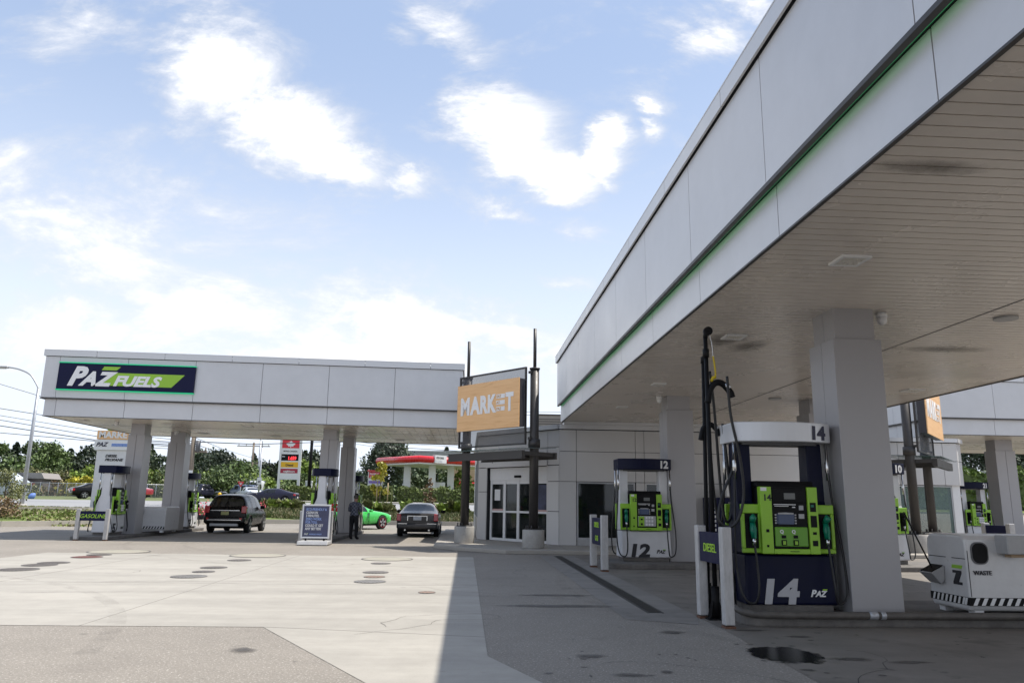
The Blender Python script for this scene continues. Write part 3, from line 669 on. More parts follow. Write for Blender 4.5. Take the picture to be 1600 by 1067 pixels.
# ---------------------------------------------------------------- pumps
def curve(p0,p1,sag,n=14,out=(0,0,0)):
    p0=Vector(p0);p1=Vector(p1);o=Vector(out); return [p0.lerp(p1,t)+Vector((0,0,-sag*4*t*(1-t)))+o*4*t*(1-t) for t in [i/n for i in range(n+1)]]
def bez(pts,n=22):
    # Catmull-Rom through pts
    pts=[Vector(p) for p in pts]; P_=[pts[0]]+pts+[pts[-1]]; out=[]
    for i in range(1,len(P_)-2):
        for k in range(n//2):
            t=k/(n//2); a,b,c,d=P_[i-1],P_[i],P_[i+1],P_[i+2]
            out.append(.5*((2*b)+(c-a)*t+(2*a-5*b+4*c-d)*t*t+(3*b-a-3*c+d)*t**3))
    out.append(pts[-1]); return out
def nozzle(parent,x,y,z,m,side):
    mb=MB(); mb.mi=0
    mb.tube([(x,y,z+.20),(x,y-.02,z+.10),(x,y-.03,z)],[.035,.045,.032],12)
    mb.tube([(x,y+.01,z+.21),(x+side*.01,y-.06,z+.27),(x,y-.03,z+.30)],[.04,.045,.02],10)
    mb.box(x-.012,x+.012,y-.085,y-.065,z,z+.16)
    mb.mi=1; mb.tube([(x,y-.03,z),(x,y-.03,z-.09)],[.028,.022],10)
    return mb.build('nozzle',[m,chrome],parent)
def pump(num,lb,loc,rz,body,upr,top,topnum,basenum,logo_m,noz,detail=True,grade='Q',W=1.24,group='fuel pumps',two=True):
    r=thing('fuel_pump',lb,'fuel pump',loc,rz,group)
    w=W/2
    mb=MB(); mb.box(-w+.06,w-.06,-.30,.30,0,.09); mb.build('plinth',islandm,r,bevel=.01)
    mb=MB()  # base body, slightly tapering
    mb.hexa([(-w,-.34,.09),(w,-.34,.09),(w,.34,.09),(-w,.34,.09),(-w+.02,-.31,.72),(w-.02,-.31,.72),(w-.02,.31,.72),(-w+.02,.31,.72)])
    mb.build('base_cabinet',body,r,bevel=.03,seg=3)
    for s in (-1,1):    # bottle shaped end panels with the upright
        x0,x1=(s*(w-.0),s*(w-.235)) if True else 0
        x0,x1=min(x0,x1),max(x0,x1)
        mb=MB(); prof=[(-.30,.725),(.30,.725),(.29,1.0),(.22,1.25),(.15,1.42),(.13,2.2),(-.13,2.2),(-.15,1.42),(-.22,1.25),(-.29,1.0)]
        mb.prism(prof,x0+.01,x1-.01,'x'); mb.build('end_panel',upr,r,bevel=.02,seg=3)
    # green middle band with the nozzle bays
    for fy in ((-1,1) if two else (-1,)):
        mb=MB()
        for s in (-1,1):
            xo,xi=s*(w+.012),s*(w-.25); a,b=min(xo,xi),max(xo,xi)
            yf=fy*.335; yb=fy*.28; y0,y1=min(yf,yb),max(yf,yb)
            xa=s*(w-.05)
            mb=MB()
            mb.hexa([(a,y0,.74),(b,y0,.74),(b,y1,.74),(a,y1,.74),(a,y0,.80),(b,y0,.80),(b,y1,.80),(a,y1,.80)])
            mb.box(a,b,y0,y1,1.25,1.37)
            o_,i_=s*(w+.012),s*(w-.035); mb.box(min(o_,i_),max(o_,i_),y0,y1,.80,1.25)
            o_,i_=s*(w-.215),s*(w-.25); mb.box(min(o_,i_),max(o_,i_),y0,y1,.80,1.25)
            sf=mb.build('side_fascia',green,r,bevel=.012)
            mb=MB(); o_,i_=s*(w-.036),s*(w-.214); mb.box(min(o_,i_),max(o_,i_),*sorted((fy*.3,fy*.315)),.801,1.249)
            mb.build('nozzle_bay',black,sf)
    c=MB(); c.box(-w+.24,w-.24,-.26,.26,.73,1.60); c.build('console_body',black,r,bevel=.01)
    c=MB(); c.prism([(-.30,1.60),(.30,1.60),(.26,1.68),(-.26,1.68)],-w+.22,w-.22,'x'); c.build('console_hood',black,r,bevel=.02)
    for fy in ((-1,1) if two else (-1,)):
        q=w-.23
        def fb(mb,x0,x1,z0,z1,o0,o1):
            ya,yb=fy*(.30+o0),fy*(.30+o1); xs=sorted((x0*-fy,x1*-fy)); mb.box(xs[0],xs[1],min(ya,yb),max(ya,yb),z0,z1)
        # green side columns and lower panel
        mb=MB(); fb(mb,-q,-q+.155,.735,1.60,0,.10); fb(mb,q-.135,q,.735,1.60,0,.10); fb(mb,-q+.157,q-.137,.735,.80,0,.10)
        g_=mb.build('console_fascia',green,r,bevel=.008)
        mb=MB(); fb(mb,-q+.157,q-.137,.80,1.60,-.03,.07); mb.build('electronics_panel',black,r,bevel=.005)
        mb=MB(); fb(mb,-q+.18,q-.16,.83,1.08,.07,.105); key=mb.build('grade_panel',mat('mid_green',(.13,.33,.03),.4) if grade=='Q' else lgrey,r,bevel=.012)
        if detail:
            mb=MB(); fb(mb,-q+.175,q-.155,1.40,1.57,.07,.085); mb.build('price_panel',black,r,bevel=.004)
            mb=MB(); fb(mb,-.06,.09,1.44,1.52,.085,.09); mb.build('display',mat('lcd_grey',(.13,.135,.13),.3),r)
            mb=MB(); fb(mb,-.155,.055,1.115,1.255,.07,.088); fb(mb,-.17,-.158,1.12,1.25,.07,.08); fb(mb,.058,.07,1.12,1.25,.07,.08); mb.build('screen',mat('screen_blue',(.035,.06,.13),.2),r)
            mb=MB(); mb.prism([(-.155*-fy,1.245),(.055*-fy,1.245),(.055*-fy,1.262),(-.05*-fy,1.268),(-.155*-fy,1.262)],*sorted((fy*.389,fy*.393)),'y'); mb.build('screen_trim',lgrey,r)
            mb=MB()
            for k in range(4):
                fb(mb,-.195,-.175,1.12+k*.035,1.14+k*.035,.07,.082); fb(mb,.075,.095,1.12+k*.035,1.14+k*.035,.07,.082)
            fb(mb,.13,.20,1.19,1.25,.07,.09); fb(mb,.14,.20,1.30,1.36,.07,.078); mb.build('keypad',lgrey,r)
            mb=MB(); fb(mb,-.2,.10,1.365,1.375,.07,.076); fb(mb,-.19,.0,1.345,1.353,.07,.076); fb(mb,.05,.09,1.33,1.343,.07,.076); mb.build('instruction_print',white,r)
            mb=MB(); fb(mb,q-.11,q-.03,1.28,1.40,.10,.104); fb(mb,q-.11,q-.03,1.08,1.23,.10,.108); fb(mb,q-.1,q-.03,.84,.91,.10,.104); fb(mb,q-.09,q-.04,.985,1.02,.10,.103); fb(mb,-.02,.10,.765,.773,.10,.104); fb(mb,-q+.06,-q+.09,.82,.85,.10,.104); fb(mb,-q+.06,-q+.10,1.01,1.05,.10,.106); mb.build('slot_panel',black,r)
            mb=MB(); fb(mb,q-.10,q-.06,1.34,1.37,.104,.107); mb.build('green_mark',dgreen,r)
            mb=MB(); fb(mb,-q+.01,-q+.09,1.545,1.59,.10,.103); mb.build('inspection_sticker',white,r)
            if fy==-1:
                text(num,.115,blacktext,r,(-q+.035,-.404,1.42),bold=.025,ext=.002,name='small_number')
            if grade=='Q':
                mb=MB()
                for x in (-.10,.06): fb(mb,x-.03,x+.03,.935,.975,.105,.112); fb(mb,x-.035,x+.035,.845,.915,.105,.113)
                mb.build('grade_buttons',black,key)
                mb=MB()
                for x in (-.10,.06): fb(mb,x-.018,x+.02,.855,.902,.113,.118)
                mb.build('grade_button_keys',green,key)
                if fy==-1:
                    for x in (-.12,.04): text('Q',.062,white,key,(x-.03,-.409,1.0),bold=.04,ext=.002)
            else:
                mb=MB()
                for x in (.0,.07,.14):
                    for z in (.85,.93,1.01): fb(mb,x-.028,x+.022,z,z+.055,.105,.113)
                mb.build('grade_buttons',white,key)
                mb=MB(); fb(mb,-.2,-.06,.835,1.07,.105,.11); mb.build('grade_green',green,key)
                mb=MB(); fb(mb,-.15,-.10,.86,.91,.11,.115); fb(mb,-.15,-.10,.98,1.02,.11,.115); mb.build('grade_hole',black,key)
    # top canopy, bowed outline
    W2=w+.05
    pts=[]
    n=12
    for k in range(n+1): t=-1+2*k/n; pts.append((W2*t,-.30-.17*(1-t*t)))
    for k in range(n+1): t=1-2*k/n; pts.append((W2*t,.30+.17*(1-t*t)))
    mb=MB(); mb.prism(pts,2.2,2.465); tp=mb.build('top_canopy',top,r,bevel=.012)
    mb=MB(); mb.box(-w+.1,w-.1,-.2,.2,2.17,2.199); mb.build('top_underside',grey,r)
    def onbow(x): t=x/W2; return -.30-.17*(1-t*t)
    tx=W2-.34; a=math.atan2(onbow(W2-.04)-onbow(tx),W2-.04-tx)
    text(num,.25,topnum,tp,(tx,onbow(tx)-.012,2.24),rot=(R(90),0,a),bold=.04,shear=.03,sx=1.05,name='number')
    if two: text(num,.25,topnum,tp,(-tx,-onbow(tx)+.012,2.24),rot=(R(90),0,R(180)+a),bold=.03,shear=.15,sx=.92,name='number')
    # base number and logo
    tilt=R(90)-math.atan2(.03,.63)*-1
    rotb=(R(90)-math.atan2(.03,.63),0,0)
    def yb(z): return -.34+.03*(z-.09)/.63
    text(num,.41,basenum,r,(-.46,yb(.12)-.008,.12),rot=rotb,bold=.045,shear=.14,sx=1.28,name='number')
    if detail:
        paz(r,(.24,yb(.2)-.007,.20),.085,rotb,logo_m,greentext if logo_m is not blacktext else green)
    # hoses and nozzles
    for fy in ((-1,1) if two else (-1,)):
        for s in (-1,1):
            nz=nozzle(r,s*(w-.125),fy*.36 if fy<0 else .40,.93,noz,s)
            mb=MB(); xh=s*(w+.028); yh=fy*.20
            mb.tube([(xh,yh,2.2),(xh,yh,1.96),(xh,yh,1.94),(xh,yh,1.82),(xh,yh,1.80),(xh,yh,1.70)],[.018,.018,.028,.028,.02,.02],10); mb.build('breakaway_coupling',chrome,r)
            mb=MB()
            pts=bez([(xh,yh,2.2),(xh+s*.02,yh+fy*.02,1.5),(xh+s*.08,yh+fy*.12,.7),(xh+s*.04,yh+fy*.22,.22),(xh-s*.10,yh+fy*.26,.13),(s*(w-.12),fy*.50,.34),(s*(w-.125),fy*.40,.86)],24)
            mb.tube(pts,.0155,8); mb.build('hose',rubber,r)
    return r
PB=dict(body=pumpwhite,upr=pumpwhite,top=navy,topnum=white,basenum=blacktext,logo_m=blacktext)
pump('14','navy and lime fuel pump 14 with a silver top, beside the nearest canopy column',(4.29,10.50,.12),0,navy,navy,pumpsilver,navytext,greytext,whitetext,dgreen,W=1.24)
pump('12','light grey fuel pump 12 with navy top, in front of the store window',(4.42,19.25,.12),0,noz=dgreen,grade='k',**PB)
pump('10','light grey fuel pump 10 half hidden behind the large column, beyond the waste bin',(10.42,19.25,.12),0,noz=black,grade='k',**PB)
pump('21','small distant fuel pump 21 beside the far right canopy column',(20.75,30.75,.12),0,noz=black,grade='k',W=1.05,**PB)
pump('5','fuel pump at the gasoline guard, seen end on before the first left canopy column',(P(174,780,29.35).x,29.35,.12),R(90),noz=black,grade='k',W=1.1,**PB)
pump('7','fuel pump 7 at the rear end of the left island, behind the black wagon',(P(292,780,36.3).x,36.3,.12),R(90),noz=black,grade='k',W=1.1,**PB)
p_=pump('3','fuel pump with a red nozzle behind the standing advert board',(P(506,780,28.75).x,28.75,.12),R(90),noz=red,grade='k',W=1.1,**PB)
pump('1','fuel pump mostly hidden behind the second pair of left canopy columns',(-5.2,36.0,.12),R(90),noz=black,grade='k',W=1.0,**PB)
# ---------------------------------------------------------------- guards
def guard(lb,p0,p1,txt,h=1.2,w=.15,bz=(.78,1.12),ts=.15,sh=0,cat='bollard guard',two=None,board=True):
    a=Vector(p0);b=Vector(p1);d=(b-a).normalized(); L_=(b-a).length; ang=math.atan2(d.y,d.x)
    r=thing('sign_guard',lb,cat,(a.x,a.y,0),ang,'square post guards at the pump islands')
    for x in (0,L_):
        mb=MB(); mb.box(x-w/2,x+w/2,-w/2,w/2,.04,h); mb.build('post',guardm,r,bevel=.012)
        mb=MB(); mb.box(x-w/2-.004,x+w/2+.004,-w/2-.004,w/2+.004,0,.03); mb.build('rusty_foot',rust,r)
    mb=MB(); mb.box(w/2,L_-w/2,-w*.30,w*.30,bz[0],bz[1]); mb.build('board',navy2,r,bevel=.004)
    if txt:
        for i,t in enumerate(txt.split('|')):
            o=text(t,ts,greentext,r,(L_/2,-w*.30-.004,bz[1]-(i+.5)*(bz[1]-bz[0])/len(txt.split('|'))-ts*.36),bold=.004,shear=sh,align='CENTER',name='lettering',sx=1.0)
            if two: text(t,ts,greentext,r,(L_/2,w*.30+.004,bz[1]-(i+.5)*(bz[1]-bz[0])/len(txt.split('|'))-ts*.36),rot=(R(90),0,R(180)),bold=.004,shear=sh,align='CENTER')
    return r
guard('two-post guard with a navy DIESEL board at the pump 14 island',(3.19,10.48),(3.24,9.62),'DIESEL',1.2,.125,(.74,1.12),.15)
guard('two-post guard with stacked lime words, at the pump 12 island end',(3.07,18.65),(3.12,17.45),'DIESEL|GAS',1.22,.15,(.55,1.15),.17)
guard('two-post guard with a GASOLINE board at the front of the far left island',(P(119,835,27.5).x,27.5),(P(165,835,27.5).x,27.5),'GASOLINE',1.05,.13,(.66,.98),.185,.25)
guard('plain two-post guard behind the standing advert board',(P(470,840,27.1).x,27.1),(P(515,840,27.1).x,27.1),None,1.1,.14,(.5,.9))
guard('two-post guard by the pump 10 side, half hidden behind the waste bin',(13.1,19.0),(13.1,18.1),None,1.15,.14,(.6,1.1))
# single bollards
def bollard(lb,x,y,h=1.0,w=.12,m=None):
    r=thing('bollard',lb,'bollard',(x,y,0)); mb=MB(); mb.box(-w/2,w/2,-w/2,w/2,.03,h); mb.build('post',m or guardm,r,bevel=.01)
    mb=MB(); mb.box(-w/2-.02,w/2+.02,-w/2-.02,w/2+.02,0,.03); mb.build('foot',rust,r)
p=G(168,826); bollard('slim grey bollard behind the black wagon, left of it, at the rear left island',G(304,825).x,G(304,825).y,1.2)
p=G(562,832); bollard('grey bollard just right of the standing man',G(562,833).x,G(562,833).y,1.3,.16)
# ---------------------------------------------------------------- diesel hose mast
HM=P(1119,965,10.35); HM.z=0; HQ=P(1107,960,10.8)-HM; HQ.z=0
hm=thing('hose_mast','tall black twin-pipe hose mast with hanging hoses beside pump 14','hose mast',HM)
mb=MB(); a=Vector((0,0,0)); 
mb.cyl((0,0,0),(a.x,0,3.78),.032,.030,14); mb.cyl((a.x,0,3.5),(a.x,0,3.62),.045,.045,14)
mb.tube([(a.x,0,3.78),(a.x+.01,0,3.86),(a.x+.05,0,3.90)],[.034,.035,.03],12); mb.cyl((a.x+.04,-.03,3.88),(a.x+.04,.03,3.88),.062,.062,22); mb.build('pipe',black,hm)
mb=MB(); mb.cyl((HQ.x,HQ.y,0),(HQ.x+.06,HQ.y,3.5),.030,.028,14); mb.tube([(HQ.x+.06,HQ.y,3.5),(HQ.x+.06,HQ.y,3.58),(HQ.x+.08,HQ.y-.04,3.62)],[.04,.035,.02],10); mb.build('pipe',black,hm)
for (x,y) in ((0,0),(HQ.x,HQ.y)):
    mb=MB(); mb.box(x-.13,x+.13,y-.11,y+.11,.004,.022); mb.cyl((x,y,.02),(x,y,.42),.055,.055,12)
    for k in range(4):
        t=k*math.pi/2+.785; dx,dy=math.cos(t),math.sin(t); mb.prism([(0,0),(0,0),(0,0)],0,0) if False else None
        mb.hexa([(x,y-.006,.02),(x+dx*.13,y+dy*.1-.006,.02),(x+dx*.13,y+dy*.1+.006,.02),(x,y+.006,.02),(x,y-.006,.3),(x+dx*.04,y+dy*.03-.006,.3),(x+dx*.04,y+dy*.03+.006,.3),(x,y+.006,.3)])
    for bx in (-.1,.1):
        for by in (-.08,.08): mb.cyl((x+bx,y+by,.022),(x+bx,y+by,.045),.014,.014,8)
    mb.build('base_bracket',black,hm)
# springs / hooks
mb=MB(); mb.tube(bez([(.05,0,3.86),(.09,0,3.7),(.10,0,3.5)],10),.006,6); mb.build('hook_wire',chrome,hm)
mb=MB(); mb.tube(bez([(.10,0,3.52),(.115,0,3.42),(.125,0,3.26),(.10,0,3.20),(.08,0,3.22)],12),.013,8); mb.tube([(.06,0,3.16),(.09,0,3.22),(.13,0,3.22)],.022,8); mb.build('yellow_strap',mat('yellow_cord',(.6,.45,.01),.5),hm)
def saddle(x,y,z,k=1):
    mb=MB(); mb.tube(bez([(x-.10*k,y,z-.30*k),(x-.06*k,y,z-.12*k),(x+.02*k,y,z-.02*k),(x+.12*k,y,z-.03*k),(x+.22*k,y,z-.14*k),(x+.25*k,y,z-.22*k)],16),[.03]*1+[.045]*200 if False else .045*k,10)
    mb.build('hose_saddle',black,hm)
    mb=MB(); mb.cyl((x+.16*k,y,z-.03*k),(x+.20*k,y,z-.10*k),.05*k,.05*k,12); mb.build('saddle_clamp',chrome,hm)
saddle(.10,0,3.16); saddle(.10,HQ.y,2.62,.8)
def W(px_,py_,Y): v=P(px_,py_,Y+.38); return v-HM
hs=[ [(1136,588,9.75),(1142,650,9.75),(1156,714,9.75),(1162,772,9.75),(1153,812,9.75),(1138,823,9.8),(1123,809,9.85),(1129,772,9.9),(1145,733,9.95),(1151,694,10.05),(1153,680,10.3)],
     [(1129,662,10.3),(1136,720,10.25),(1144,790,10.25),(1153,850,10.25),(1152,900,10.2),(1146,935,10.15),(1155,950,10.1)],
     [(1109,580,10.0),(1116,640,10.05),(1124,740,10.2),(1130,800,10.2),(1138,815,10.2),(1146,790,10.3),(1150,740,10.35),(1151,700,10.5)],
     [(1106,620,10.15),(1110,700,10.2),(1118,790,10.3),(1135,860,10.3),(1146,900,10.2),(1150,945,10.15),(1172,952,10.15),(1188,930,10.15),(1192,890,10.2)]]
for h in hs:
    mb=MB(); mb.tube(bez([W(*q) for q in h],16),.019,10); mb.build('hose',rubber,hm)
mb=MB(); v0=W(1151,690,10.1); v1=W(1143,740,10.1); mb.tube([v0,v1],[.03,.034],12); mb.cyl(v0,v0+(v1-v0)*.12,.04,.04,12); mb.build('swivel',black,hm)
# rubber hose lying along the island edge
mb=MB(); mb.tube(bez([(3.45,9.95,.20),(3.55,9.78,.16),(3.9,9.70,.15),(5,9.70,.15),(7,9.70,.15),(9.6,9.70,.15)],14),.045,10); o=mb.build('edge_pipe',mat('old_pipe',(.10,.09,.08),.6,.1,.3,8)); tag(o,'dark scuffed pipe running along the front edge of the pump 14 island','pipe')
mb=MB(); mb.cyl((5.05,9.70,.15),(5.16,9.70,.15),.05,.05,12); mb.cyl((5.2,9.70,.15),(5.26,9.70,.15),.05,.05,12); mb.build('coupling',galv,o)
# ---------------------------------------------------------------- waste bins
def bin_(lb,loc,rz,L_=2.7,D=.85,Hh=1.02,full=True,group='waste and squeegee units'):
    r=thing('waste_unit',lb,'waste bin',loc,rz,group)
    # side profile in y,z : front slopes slightly, rounded top
    pr_=[(0.04,.07),(.0,.15),(.0,Hh-.16),(.02,Hh-.06),(.08,Hh-.01),(.16,Hh),(D-.16,Hh),(D-.08,Hh-.01),(D-.02,Hh-.06),(D,Hh-.16),(D,.15),(D-.04,.07)]
    mb=MB(); mb.prism(pr_,0,L_,'x'); b=mb.build('cabinet',mat('bin_white',(.60,.60,.60),.34,.1,.05,2.5,var2=.04,s2=11),r,bevel=.035,seg=3)
    for x in (.08,L_-.2): 
        mb=MB(); mb.box(x,x+.12,.05,.18,0,.08); mb.box(x,x+.12,D-.18,D-.05,0,.08); mb.build('foot',white,r)
    # hazard stripes along the bottom
    mb=MB(); mb.box(.01,L_-.01,-.006,.0,.14,.24); mb.box(-.006,0.011,-.004,D-.01,.14,.24); st_=mb.build('hazard_band',black,r)
    mb=MB(); x=.03
    while x<L_-.12:
        mb.prism([(x,.145),(x+.05,.145),(x+.10,.235),(x+.05,.235)],-.010,-.006,'y'); x+=.11
    mb.build('hazard_stripes',white,st_); mb=MB(); y=.03
    while y<D-.1:
        mb.prism([(y,.145),(y+.04,.145),(y+.0,.235),(y-.04+.0,.235)] if y>.06 else [(y+.04,.145),(y+.08,.145),(y+.04,.235),(y,.235)],-.010,-.006,'x'); y+=.09
    mb.build('hazard_stripes',white,st_)
    # seams
    mb=MB(); mb.box(-.003,.0,.02,D*.35,Hh-.31,Hh-.30); mb.box(-.003,.0,D*.5,D-.05,Hh-.31,Hh-.30); mb.box(.02,.028,-.003,0,.25,Hh-.2); mb.build('seam',gap,r)
    def rbox(mb,x0,x1,z0,z1,y0,y1,rad):
        pts=[]
        for (cx,cz,a0) in ((x1-rad,z1-rad,0),(x0+rad,z1-rad,90),(x0+rad,z0+rad,180),(x1-rad,z0+rad,270)):
            for k in range(6): a=R(a0+18*k); pts.append((cx+rad*math.cos(a),cz+rad*math.sin(a)))
        mb.prism(pts,y0,y1,'y')
    mb=MB(); rbox(mb,.07,.30,Hh-.37,Hh-.09,-.012,.01,.09); mb.build('opening_rim',grey,r)
    mb=MB(); rbox(mb,.085,.285,Hh-.355,Hh-.105,-.016,.0,.08); mb.build('waste_opening',black,r)
    if full:
        text('WASTE',.075,blacktext,r,(.20,-.008,Hh-.50),bold=.02,align='CENTER'); text('RECYCLE',.075,blacktext,r,(.98,-.008,Hh-.45),bold=.02,align='CENTER')
        mb=MB(); mb.box(.42,.80,-.22,.02,Hh-.23,Hh+.0); tw=mb.build('towel_dispenser',lgrey,r,bevel=.015)
        mb=MB(); mb.box(.50,.70,-.16,-.04,Hh-.27,Hh-.231); mb.build('paper_towel',mat('paper_towel',(.38,.27,.17),.9,0,.1,10),tw)
        mb=MB(); mb.box(.82,1.22,-.013,.01,Hh-.27,Hh-.09); mb.build('recycle_slot',black,r)
    # squeegee bucket on the end, angled out
    mb=MB()
    mb.hexa([(-.06,.48,Hh-.66),(-.005,.48,Hh-.62),(-.005,.74,Hh-.62),(-.06,.74,Hh-.66),(-.20,.46,Hh-.52),(-.004,.46,Hh-.42),(-.004,.76,Hh-.42),(-.20,.76,Hh-.52)])
    bk=mb.build('squeegee_bucket',lgrey,r,bevel=.01)
    mb=MB(); mb.hexa([(-.18,.48,Hh-.508),(-.02,.48,Hh-.426),(-.02,.74,Hh-.426),(-.18,.74,Hh-.508),(-.18,.48,Hh-.498),(-.02,.48,Hh-.416),(-.02,.74,Hh-.416),(-.18,.74,Hh-.498)]); mb.build('bucket_mouth',black,bk)
    # z mark
    mb=MB(); z=.36; 
    mb.prism([(.30,z+.20),(.12,z+.20),(.12,z+.17),(.19,z+.055),(.12,z+.055),(.12,z+.02),(.30,z+.02),(.30,z+.05),(.23,z+.165),(.30,z+.165)],-.008,-.0,'x')
    mb.build('logo',blacktext,r)
    mb=MB(); mb.prism([(.31,z+.225),(.11,z+.225),(.09,z+.27),(.30,z+.27)],-.008,0,'x'); mb.build('logo_bar',green,r)
    return r
wb=bin_('large white waste and recycling unit with striped skirt at the right edge',(6.47,9.83,.12),0)
sq=thing('squeegee','black long-handled squeegee standing in the bucket on the near waste unit','squeegee',(6.38,10.43,.66),0)
mb=MB(); e0=Vector((0,0,0)); e1=P(1412,800,10.9)-Vector((6.38,10.43,.66)); mb.tube([e0,e1],.011,8); mb.build('handle',black,sq)
mb=MB(); mb.box(-.02,.02,-.12,.12,-.06,.01); mb.build('sponge_head',black,sq,bevel=.005)
c0=G(214,830,.12)
bin_('small white waste unit between the first two left canopy columns',(P(213,800,31.6).x,31.6,.12),0,1.15,1.5,1.0,False)
# ICE chest
ic=thing('ice_chest','dark navy ice merchandiser against the store wall, seen behind the hose mast','ice chest',(7.95,25.0,.12))
mb=MB(); mb.box(0,1.75,0,.72,.08,1.62); mb.build('cabinet',navy2,ic,bevel=.02)
mb=MB(); mb.prism([(.30,.3),(.62,.3),(.62,.95)],-.008,0,'y'); mb.build('lime_flash',green,ic)
for x in (.62,1.2):
    mb=MB(); mb.box(x,x+.5,-.03,0,.25,1.48); dd=mb.build('door',mat('ice_door',(.14,.135,.13),.5,0,.1,4),ic,bevel=.01)
    mb=MB(); mb.cyl((x+.44,-.05,.75),(x+.44,-.05,.95),.018,.018,8); mb.build('handle',chrome,dd)
mb=MB(); mb.box(.6,1.75,.02,.3,1.66,2.0); hd=mb.build('header',white,ic); text('ICE',.34,blacktext,hd,(.88,.012,1.70),bold=.035)
mb=MB()
for k in range(6): mb.box(.16,.20,-.006,0,.55+k*.14,.63+k*.14)
mb.build('side_print',white,ic)
text('ICE',.24,white,ic,(.27,-.006,.65),rot=(R(90),R(90),0),bold=.03)
# standing advert board
ab=thing('advert_board','white framed navy standing advert board on a grey base before the middle island','advert board',(P(492,838,26.5).x,26.5,0))
mb=MB(); mb.prism([(-.45,.02),(.45,.02),(.38,.14),(-.38,.14)],-.5,.5,'x'); mb.build('base',lgrey,ab,bevel=.02)
for x in (-.3,.3):
    mb=MB(); mb.cyl((x,0,.13),(x,0,.24),.03,.03,8); mb.build('spring_leg',black,ab)
tl=.05
def abp(mb,x0,x1,z0,z1,y0,y1): mb.hexa([(x0,y0+tl*z0,z0),(x1,y0+tl*z0,z0),(x1,y1+tl*z0,z0),(x0,y1+tl*z0,z0),(x0,y0+tl*z1,z1),(x1,y0+tl*z1,z1),(x1,y1+tl*z1,z1),(x0,y1+tl*z1,z1)])
mb=MB(); z0,z1=.22,1.32
abp(mb,-.47,.47,z0,z0+.05,-.06,0); abp(mb,-.47,.47,z1-.05,z1,-.06,0); abp(mb,-.47,-.42,z0+.05,z1-.05,-.06,0); abp(mb,.42,.47,z0+.05,z1-.05,-.06,0); fr=mb.build('frame',white,ab,bevel=.006)
mb=MB(); abp(mb,-.42,.42,z0+.05,z1-.05,-.04,-.01); pn=mb.build('poster',mat('poster_ground',(.055,.06,.12),.45,0,.35,1.6),ab)
blue_l=mat('pale_blue_lettering',(.28,.38,.68),.5)
for i,(t,m_) in enumerate((('ECO-FRIENDLY &',blue_l),('CLEAN IN',white),('3 MINUTES.',white),('ZERO WORK',blue_l),('FOR YOU.',blue_l),('COULD IT GET',white),('ANY BETTER?',white))):
    z=1.12-i*.105; text(t,.112,m_,pn,(-.34,-.046+tl*z,z),bold=.03,sx=.78)
paz(pn,(-.36,-.046+tl*.33,.33),.05,FONT_ROT['-y'],white,greentext); text('EXPRESS WASH',.06,blue_l,pn,(-.20,-.046+tl*.33,.33),bold=.02,shear=.3)
